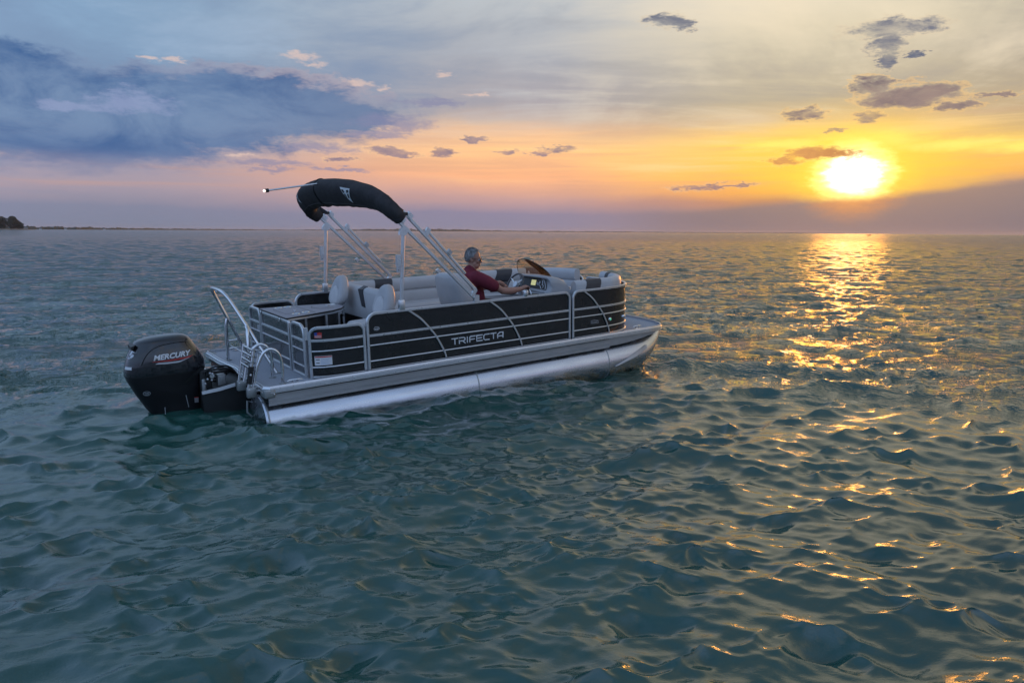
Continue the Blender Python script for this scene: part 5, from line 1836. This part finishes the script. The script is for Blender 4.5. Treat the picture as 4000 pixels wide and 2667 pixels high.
def skull(rx, ry, rz, c=(0, 0, 0), n=26, m=18, fn=None):
    vs, fs = [], []
    for i in range(m + 1):
        a = PI * i / m
        for j in range(n):
            b = 2 * PI * j / n
            p = (c[0] + rx * math.sin(a) * math.cos(b), c[1] + ry * math.sin(a) * math.sin(b), c[2] + rz * math.cos(a))
            vs.append(hp(fn(p) if fn else p))
    for i in range(m):
        for j in range(n):
            k = (j + 1) % n
            fs.append((i * n + j, i * n + k, (i + 1) * n + k, (i + 1) * n + j))
    return vs, fs


def hb_(c, r, sc=(1, 1, 1), n=14, m=10):
    return skull(r * sc[0], r * sc[1], r * sc[2], c, n, m)


def jaw(p):
    x, y, z = p
    f = max(0.0, -z) / 0.11
    return (x + 0.012 * f, y * (1 - 0.30 * f * (1 if x > 0 else 0.6)), z)


head_parts = [skull(0.100, 0.078, 0.112, (-0.008, 0, 0.028)),                        # cranium
              skull(0.078, 0.066, 0.112, (0.022, 0, -0.030), fn=jaw),                # face
              hb_((0.052, 0, -0.118), 0.034, (1.0, 1.2, 0.7)),                       # chin
              hb_((0.035, 0.030, -0.095), 0.040, (1.2, 0.8, 0.8)), hb_((0.035, -0.030, -0.095), 0.040, (1.2, 0.8, 0.8)),
              hb_((0.020, 0.046, -0.070), 0.032, (1.2, 0.7, 1.0)), hb_((0.020, -0.046, -0.070), 0.032, (1.2, 0.7, 1.0)),
              hb_((0.094, 0, 0.016), 0.020, (0.7, 2.2, 0.6)),                        # brow
              hb_((0.107, 0, -0.028), 0.013, (0.9, 0.9, 2.0)), hb_((0.116, 0, -0.044), 0.0155, (1.0, 1.05, 0.8)),   # nose
              hb_((0.094, 0, -0.080), 0.013, (0.8, 1.9, 0.55)), hb_((0.090, 0, -0.093), 0.013, (0.8, 1.7, 0.6)),     # lips
              hb_((0.070, 0.042, -0.035), 0.026, (0.7, 0.9, 0.9)), hb_((0.070, -0.042, -0.035), 0.026, (0.7, 0.9, 0.9))]  # cheeks
for sy in (-1, 1):
    head_parts.append(hb_((-0.008, sy * 0.080, -0.020), 0.032, (0.62, 0.30, 1.0)))   # ears
    head_parts.append(hb_((-0.016, sy * 0.084, -0.005), 0.020, (0.8, 0.4, 1.0)))

R_SH, R_EL, R_WR = (2.575, -0.845, 0.965), (2.905, -0.905, 0.775), (3.245, -0.885, 0.772)
L_SH, L_EL, L_WR = (2.575, -0.430, 0.965), (2.885, -0.355, 0.775), (3.165, -0.455, 0.835)
chains = [
    ([(2.47, -0.635, 0.52), (2.44, -0.635, 0.68), (2.47, -0.635, 0.84), (2.52, -0.635, 0.96)], [0.150, 0.150, 0.155, 0.125]),
    ([(2.535, -0.635, 0.99), (2.570, -0.637, 1.07), (2.588, -0.640, 1.14)], [0.075, 0.062, 0.060]),
    ([(2.555, -0.76, 0.985), (2.555, -0.51, 0.985)], [0.075, 0.075]),
    ([R_SH, (2.74, -0.885, 0.870), R_EL], [0.066, 0.056, 0.045]),
    ([R_EL, (3.04, -0.905, 0.762), R_WR], [0.050, 0.051, 0.031]),
    ([L_SH, (2.73, -0.39, 0.870), L_EL], [0.066, 0.056, 0.045]),
    ([L_EL, (3.00, -0.395, 0.790), L_WR], [0.050, 0.051, 0.031]),
    ([(2.50, -0.72, 0.555), (2.78, -0.74, 0.555), (2.95, -0.75, 0.53)], [0.105, 0.088, 0.066]),
    ([(2.50, -0.54, 0.555), (2.78, -0.52, 0.555), (2.95, -0.51, 0.53)], [0.105, 0.088, 0.066]),
    ([(2.95, -0.75, 0.53), (2.98, -0.75, 0.36), (2.97, -0.75, 0.09)], [0.066, 0.062, 0.042]),
    ([(2.95, -0.51, 0.53), (2.98, -0.51, 0.36), (2.97, -0.51, 0.09)], [0.066, 0.062, 0.042]),
    ([(2.95, -0.75, 0.055), (3.06, -0.76, 0.045), (3.15, -0.77, 0.035)], [0.044, 0.040, 0.030]),
    ([(2.95, -0.51, 0.055), (3.06, -0.50, 0.045), (3.15, -0.49, 0.035)], [0.044, 0.040, 0.030]),
]
# right hand over the throttle lever at (3.36, -0.86, 0.757): palm then five fingers curling down round it
chains.append(([R_WR, (3.285, -0.885, 0.785), (3.325, -0.880, 0.792)], [0.030, 0.034, 0.030]))
for i, (dy, ln) in enumerate(((0.034, 0.92), (0.012, 1.0), (-0.011, 0.95), (-0.032, 0.78))):
    x, y, z = 3.325, -0.880 + dy, 0.794
    chains.append(([(x - 0.02, y, z), (x + 0.030 * ln, y, z + 0.006), (x + 0.056 * ln, y, z - 0.014), (x + 0.054 * ln, y, z - 0.042), (x + 0.036 * ln, y, z - 0.054)], [0.0105, 0.0100, 0.0095, 0.0088, 0.0078]))
chains.append(([(3.275, -0.850, 0.778), (3.305, -0.836, 0.764), (3.338, -0.842, 0.750)], [0.0135, 0.0115, 0.0095]))
# left hand round the near side of the wheel rim
gx = np.array(on_wheel(0.130, 0.100))
hl = np.array(L_WR)
pm = hl * 0.35 + gx * 0.65
chains.append(([L_WR, tuple(hl * 0.6 + gx * 0.4 + np.array((0, 0, 0.012))), tuple(pm + np.array((0, 0, 0.016)))], [0.030, 0.034, 0.030]))
for i, (o_, ln) in enumerate(((-0.034, 0.9), (-0.012, 1.0), (0.011, 0.95), (0.032, 0.8))):
    dv = np.array((0.0, 0.55, 0.83)) * o_
    a0 = pm + dv + np.array((0, 0, 0.012))
    chains.append(([tuple(a0 - np.array((0.015, 0, 0))), tuple(gx + dv + np.array((-0.012, 0, 0.022))), tuple(gx + dv + np.array((0.018 * ln, 0, 0.018))), tuple(gx + dv + np.array((0.020 * ln, -0.004, -0.008))), tuple(gx + dv + np.array((0.0, -0.006, -0.020)))],
                   [0.0105, 0.0100, 0.0095, 0.0088, 0.0078]))
chains.append(([tuple(pm + np.array((-0.02, -0.022, 0.0))), tuple(pm + np.array((0.01, -0.040, 0.008))), tuple(gx + np.array((-0.004, -0.040, 0.022)))], [0.0135, 0.0115, 0.0095]))
BODY = blob_mesh(chains, [], 0.0055, 5, 'body', 'skin', MAN, extra=head_parts)

# shirt: a skin a little larger than the torso and upper arms, open at neck and cuffs
sh = [
    ([(2.485, -0.635, 0.525), (2.44, -0.635, 0.68), (2.455, -0.635, 0.84), (2.505, -0.635, 0.955)], [0.175, 0.180, 0.182, 0.145]),
    ([(2.50, -0.635, 0.56), (2.52, -0.635, 0.66), (2.51, -0.635, 0.78)], [0.165, 0.172, 0.160]),
    ([(2.535, -0.80, 0.975), (2.535, -0.47, 0.975)], [0.088, 0.088]),
    ([(2.520, -0.70, 0.92), (2.520, -0.57, 0.92)], [0.15, 0.15]),
    ([(2.545, -0.80, 0.972), (2.64, -0.868, 0.920), (2.755, -0.890, 0.856)], [0.100, 0.096, 0.090]),
    ([(2.60, -0.635, 0.66), (2.58, -0.635, 0.80)], [0.165, 0.155]),
    ([(2.545, -0.47, 0.972), (2.63, -0.405, 0.920), (2.745, -0.380, 0.856)], [0.100, 0.096, 0.090]),
    ([(2.525, -0.635, 1.02), (2.545, -0.637, 1.065)], [0.088, 0.078]),
]
SHIRT = blob_mesh(sh, [], 0.009, 6, 'shirt', 'shirt', MAN, noise_amp=0.006)
# turned-down collar
col = []
for rr, dz, dx in ((0.074, 0.052, 0.016), (0.080, 0.056, 0.014), (0.094, 0.010, 0.0), (0.088, 0.004, 0.0)):
    col.append([(2.545 + dx + rr * math.cos(t) * 1.02 - MAN_BASE.x, -0.637 + rr * math.sin(t) * 0.98 - MAN_BASE.y, 1.045 + dz - 0.042 * (1 + math.cos(t)) / 2 + 0.008 - MAN_BASE.z) for t in np.linspace(0.22, 2 * PI - 0.22, 28)])
MB().rings(col, close=False, cap=False).build('collar', 'shirt', SHIRT, 60)
blob_mesh([([(2.47, -0.635, 0.53), (2.50, -0.635, 0.55)], [0.172, 0.15]), ([(2.50, -0.72, 0.555), (2.76, -0.74, 0.558), (2.90, -0.748, 0.540)], [0.122, 0.106, 0.092]),
           ([(2.50, -0.54, 0.555), (2.76, -0.52, 0.558), (2.90, -0.512, 0.540)], [0.122, 0.106, 0.092])], [], 0.010, 5, 'shorts', 'shorts', MAN, noise_amp=0.004)
for yy, dy in ((-0.75, -0.02), (-0.51, 0.02)):
    blob_mesh([([(2.945, yy, 0.062), (3.06, yy + dy * 0.5, 0.050), (3.16, yy + dy, 0.042)], [0.056, 0.050, 0.040])], [], 0.008, 3, 'shoe', 'black', MAN)


# hair: short, over crown, sides and nape
def hair_fn(p):
    x, y, z = p
    return (x, y, z)


hs = []
vs, fs = skull(0.1055, 0.0835, 0.1170, (-0.012, 0, 0.030), 36, 24)
keep = []
loc = []
for i in range(25):
    a = PI * i / 24
    for j in range(36):
        b = 2 * PI * j / 36
        loc.append((-0.012 + 0.1055 * math.sin(a) * math.cos(b), 0.0835 * math.sin(a) * math.sin(b), 0.030 + 0.1170 * math.cos(a)))
for f in fs:
    c = np.mean([loc[i] for i in f], 0)
    line = 0.100 if c[0] > 0.045 else (0.030 if c[0] > 0.012 else -0.070)
    if c[0] > 0.012 and c[0] <= 0.06:
        line = 0.030 + (c[0] - 0.012) * 1.6
    if c[0] <= 0.012:
        line = 0.022 if c[0] > -0.030 else (-0.010 - (0.0 - c[0] - 0.030) * 0.8)
    if c[2] > line:
        keep.append(f)
used = sorted({i for f in keep for i in f})
mp_ = {u: k for k, u in enumerate(used)}
hr = np.random.default_rng(9)
hv = []
hc = np.array(hp((-0.012, 0, 0.030)))
for u in used:
    p = np.array(vs[u])
    d = p - hc
    p = hc + d * (1 + hr.uniform(-0.020, 0.034))
    hv.append(tuple(p - np.array(MAN_BASE)))
mb = MB().add(hv, [tuple(mp_[i] for i in f) for f in keep])
for k in range(900):                       # short uneven tufts
    f = keep[hr.integers(len(keep))]
    p = np.mean([vs[i] for i in f], 0) + hr.normal(0, 0.003, 3)
    nrm_ = (p - hc) / np.linalg.norm(p - hc)
    back = np.array((-math.cos(HYAW), -math.sin(HYAW), -0.5)) + hr.normal(0, 0.45, 3)
    tdir = back - nrm_ * (back @ nrm_)
    tdir /= np.linalg.norm(tdir)
    sd_ = np.cross(nrm_, tdir) * 0.0022
    tip = p + tdir * hr.uniform(0.012, 0.026) + nrm_ * hr.uniform(0.004, 0.010)
    q_ = np.array(MAN_BASE)
    mb.add([tuple(p - sd_ - q_ + nrm_ * 0.001), tuple(p + sd_ - q_ + nrm_ * 0.001), tuple(tip - q_)], [(0, 1, 2)])
HAIR = mb.build('hair', 'hair', MAN, 60)
so = HAIR.modifiers.new('thickness', 'SOLIDIFY')
so.thickness = 0.002
so.offset = -1


def hpl(p):
    q = hp(p)
    return (q[0] - MAN_BASE.x, q[1] - MAN_BASE.y, q[2] - MAN_BASE.z)


# glasses
GLS = MB()
for sy in (-1, 1):
    GLS.tube([hpl((0.112, sy * (0.034 + 0.024 * math.cos(t)), -0.012 + 0.019 * math.sin(t))) for t in np.linspace(0, 2 * PI, 17)[:-1]], 0.0026, 6, loop=True, cap=False)
    GLS.tube([hpl((0.112, sy * 0.058, -0.004)), hpl((0.098, sy * 0.080, -0.002)), hpl((-0.005, sy * 0.088, 0.002)), hpl((-0.022, sy * 0.086, -0.014))], 0.0030, 6)
GLS.tube([hpl((0.113, -0.011, -0.008)), hpl((0.117, 0, -0.005)), hpl((0.113, 0.011, -0.008))], 0.0026, 6)
GL_ = GLS.build('glasses', 'black', MAN, 60)
for sy in (-1, 1):
    MB().add([hpl((0.1125, sy * 0.034 + 0.022 * math.cos(t), -0.012 + 0.017 * math.sin(t))) for t in np.linspace(0, 2 * PI, 15)[:-1]], [tuple(range(14))]).build('lens', 'smoke', GL_)
    MB().ball(hpl((0.086, sy * 0.034, -0.012)), 0.013, 12, 8).build('eye', 'white', BODY)

# ------------------------------------------------------------------ far shore, trees, houses, boats
def px_dir(u):
    """azimuth (radians) of a column of the 4000 px photograph, for placing the far shore"""
    return math.atan((u - 2002.7) / FPX * math.cos(pitch))


def polar(u, dist):
    a = px_dir(u)
    return dist * math.sin(a), dist * math.cos(a)


def ridge(name, label, stations, depth, material, seed):
    """a wooded shore: stations (column, distance, height), rough-topped belt of trees with real depth"""
    r_ = np.random.default_rng(seed)
    st = np.array(stations, float)
    us = np.arange(st[0, 0], st[-1, 0], 2.2)
    mb = MB()
    rows = []
    lumps = sum(np.sin(us * k + p) * a for k, p, a in ((0.11, 1.0, 0.10), (0.23, 2.2, 0.09), (0.47, 0.4, 0.08), (0.051, 2.9, 0.10)))
    for i, u in enumerate(us):
        d = np.interp(u, st[:, 0], st[:, 1])
        h = np.interp(u, st[:, 0], st[:, 2]) * (0.86 + lumps[i] + r_.uniform(-0.12, 0.12))
        h = max(h, 0.6)
        row = []
        for f, hh in ((0.0, 0.0), (0.06, 0.38), (0.16, 0.78 + r_.uniform(-.1, .1)), (0.36, 1.0), (0.7, 0.98 + r_.uniform(-.1, .1)), (1.0, 0.85), (1.0, 0.0)):
            a = px_dir(u) + r_.uniform(-1, 1) * 0.0002
            dd = d + depth * f + r_.uniform(-1, 1) * depth * 0.03
            row.append((dd * math.sin(a), dd * math.cos(a), h * hh - (0.4 if hh == 0 else 0)))
        rows.append(row)
    mb.rings(rows, close=False, cap=False)
    o = mb.build(name, material, None, 0)
    tag(o, label, 'woods', kind='stuff')
    return o


ridge('wooded_shore', 'low dark line of woods along the far left shore', [(-2500, 2300, 26), (-900, 2100, 22), (60, 2100, 8.6), (300, 2250, 7.4), (520, 2600, 6.0), (760, 3300, 5.6), (1000, 4300, 5.2), (1150, 5200, 4.0)], 90, 'leaf2', 1)
ridge('wooded_headland', 'long blue wooded headland on the horizon behind the canopy', [(1080, 5600, 3), (1230, 5600, 8), (1500, 5600, 16), (1740, 5700, 19), (1800, 5800, 19), (1850, 5900, 12), (1960, 6200, 10), (2200, 6600, 9), (2500, 7000, 8), (2800, 7300, 6), (3060, 7500, 6), (3110, 7500, 11), (3160, 7500, 5), (3300, 7600, 3)], 140, 'leaf2', 2)

# spit of land under the near trees
xs = []
mb = MB()
rows = []
for u, d, hw in ((-420, 1330, 46), (-200, 1340, 40), (-20, 1350, 34), (60, 1355, 26), (100, 1358, 14), (136, 1360, 4)):
    a = px_dir(u)
    rows.append([((d + o) * math.sin(a), (d + o) * math.cos(a), z) for o, z in ((-hw, -1.0), (-hw * 0.8, 0.5), (-hw * 0.3, 1.5 if hw > 10 else 0.7), (hw * 0.6, 1.6 if hw > 10 else 0.8), (hw, -1.0))])
mb.rings(rows, close=True, cap=True)
tag(mb.build('shore_point', 'shore', None, 25), 'low stony point of land at the left edge', 'shore', kind='structure')


def tree(u, dist, h, w, label, seed, mtl='leaf'):
    r_ = np.random.default_rng(seed)
    x, y = polar(u, dist)
    root = empty('broadleaf_tree', label, 'tree', 'trees on the point of land')
    root.location = (x, y, 1.0)
    tr = MB().tube([(0, 0, -1.0), (0.2, 0.1, h * 0.25), (0.1, 0.3, h * 0.55), (-0.2, 0.0, h * 0.8)], 0.5, 8, rad=[w * 0.045, w * 0.035, w * 0.022, 0.08])
    for k in range(5):
        a = r_.uniform(0, 6.28)
        tr.tube([(0.1, 0.2, h * (0.25 + 0.08 * k)), (math.cos(a) * w * 0.22, math.sin(a) * w * 0.22, h * (0.42 + 0.08 * k))], 0.15, 6)
    tr.build('trunk', 'bark', root, 60)
    lobes = []
    for k in range(15):
        a = r_.uniform(0, 6.28)
        q = r_.uniform(0.0, 0.36)
        lobes.append((math.cos(a) * w * q, math.sin(a) * w * q, h * r_.uniform(0.14, 0.80), w * r_.uniform(0.20, 0.30), h * r_.uniform(0.15, 0.22)))
    lobes.append((0, 0, h * 0.80, w * 0.24, h * 0.19))
    N = 4200
    vs, fs = [], []
    for k in range(N):
        lx, ly, lz, lr, lh = lobes[k % len(lobes)]
        d = r_.normal(0, 1, 3)
        d /= np.linalg.norm(d)
        rr = r_.uniform(0.55, 1.0) ** 0.5
        p = np.array((lx + d[0] * lr * rr, ly + d[1] * lr * rr, max(0.3, lz + d[2] * lh * rr)))
        s = r_.uniform(0.40, 0.95) * h / 20
        t = r_.normal(0, 1, 3)
        t /= np.linalg.norm(t)
        b = np.cross(t, r_.normal(0, 1, 3))
        b /= np.linalg.norm(b)
        n = len(vs)
        vs += [tuple(p + t * s), tuple(p + b * s * 0.7), tuple(p - t * s), tuple(p - b * s * 0.7)]
        fs.append((n, n + 1, n + 2, n + 3))
    MB().add(vs, fs).build('crown', mtl, root, 0)
    return root


tree(-62, 1372, 17.5, 26, 'broad tree cut by the left edge of the photo, leftmost of its clump', 21)
tree(8, 1366, 19.5, 22, 'dark round tree second from the left edge on the point of land', 22)
tree(52, 1362, 20.0, 21, 'tallest rounded tree of the clump on the point of land', 23)
tree(82, 1360, 11.0, 9, 'low bushy tree at the right-hand end of the clump, nearest the open water', 24)


def house(u, dist, w, h, label, seed):
    x, y = polar(u, dist)
    root = empty('lakeside_house', label, 'house', 'pale houses along the far shore')
    root.location = (x, y, 0.8)
    root.rotation_euler = (0, 0, -px_dir(u) + 0.3)
    MB().box((-w / 2, -w * 0.35, -1.2), (w / 2, w * 0.35, h)).build('wall', 'house', root, 0)
    MB().rings([[(s * w * 0.55, -w * 0.42, h), (s * w * 0.55, 0, h + w * 0.26), (s * w * 0.55, w * 0.42, h), (s * w * 0.55, 0, h - 0.02)] for s in (-1, 1)]).build('roof', 'roof', root, 0)
    for k in (-0.3, 0.0, 0.3):
        MB().box((k * w - w * 0.07, -w * 0.35 - 0.06, h * 0.35), (k * w + w * 0.07, -w * 0.35 - 0.01, h * 0.75)).build('window', 'smoke', root, 0)


house(100, 1358, 4.6, 2.2, 'small pale boathouse at the foot of the low tree on the point', 1)
house(158, 2095, 4.5, 2.0, 'first small white house on the far shore right of the point', 2)
house(255, 2180, 4.5, 2.0, 'second small white house along the far shore', 3)
house(408, 2380, 5, 2.0, 'third white house along the far shore, right of the others', 4)


def far_boat(u, dist, label, ln):
    x, y = polar(u, dist)
    root = empty('distant_boat', label, 'boat', 'boats near the horizon')
    root.location = (x, y, 0.0)
    root.rotation_euler = (0, 0, -px_dir(u) + 0.25)
    rs = []
    for f, hw, zb, zt in ((-0.5, 0.9, -0.3, 0.8), (-0.2, 1.1, -0.4, 0.8), (0.2, 1.0, -0.35, 0.95), (0.42, 0.5, -0.1, 1.15), (0.5, 0.05, 0.5, 1.25)):
        rs.append([(f * ln, -hw, zt), (f * ln, -hw * 0.7, zb), (f * ln, hw * 0.7, zb), (f * ln, hw, zt)])
    MB().rings(rs).build('hull', 'dark', root, 20)
    MB().rings([[(0.05 * ln, s * 0.8, 0.9), (0.12 * ln, s * 0.8, 0.9), (0.06 * ln, s * 0.7, 1.7), (0.02 * ln, s * 0.7, 1.7)] for s in (-1, 1)]).build('windshield', 'smoke', root, 0)
    MB().rbox((-0.56 * ln, -0.25, 0.3), (-0.49 * ln, 0.25, 1.3), 0.08).build('outboard', 'black', root)


far_boat(3395, 900, 'small dark motorboat on the horizon just right of the sun path', 4.2)
far_boat(2111, 1500, 'tiny dark motorboat far off under the headland, right of the helm', 5.0)


# ------------------------------------------------------------------ air
def haze():
    mb = MB().box((-9500, -600, -2.0), (9500, 9500, 27.0))
    o = mb.build('haze', 'black', None, 0)
    o.data.materials.clear()
    m = bpy.data.materials.new('lake_haze')
    m.use_nodes = True
    g = NT(m.node_tree)
    g.n.clear()
    v = g.new('ShaderNodeVolumePrincipled')
    v.inputs['Color'].default_value = (0.80, 0.86, 0.95, 1)
    v.inputs['Density'].default_value = 0.5e-4
    v.inputs['Anisotropy'].default_value = 0.35
    ot = g.new('ShaderNodeOutputMaterial')
    g.l.new(v.outputs[0], ot.inputs['Volume'])
    o.data.materials.append(m)
    tag(o, 'thin evening haze over the lake', 'haze', kind='stuff')


haze()
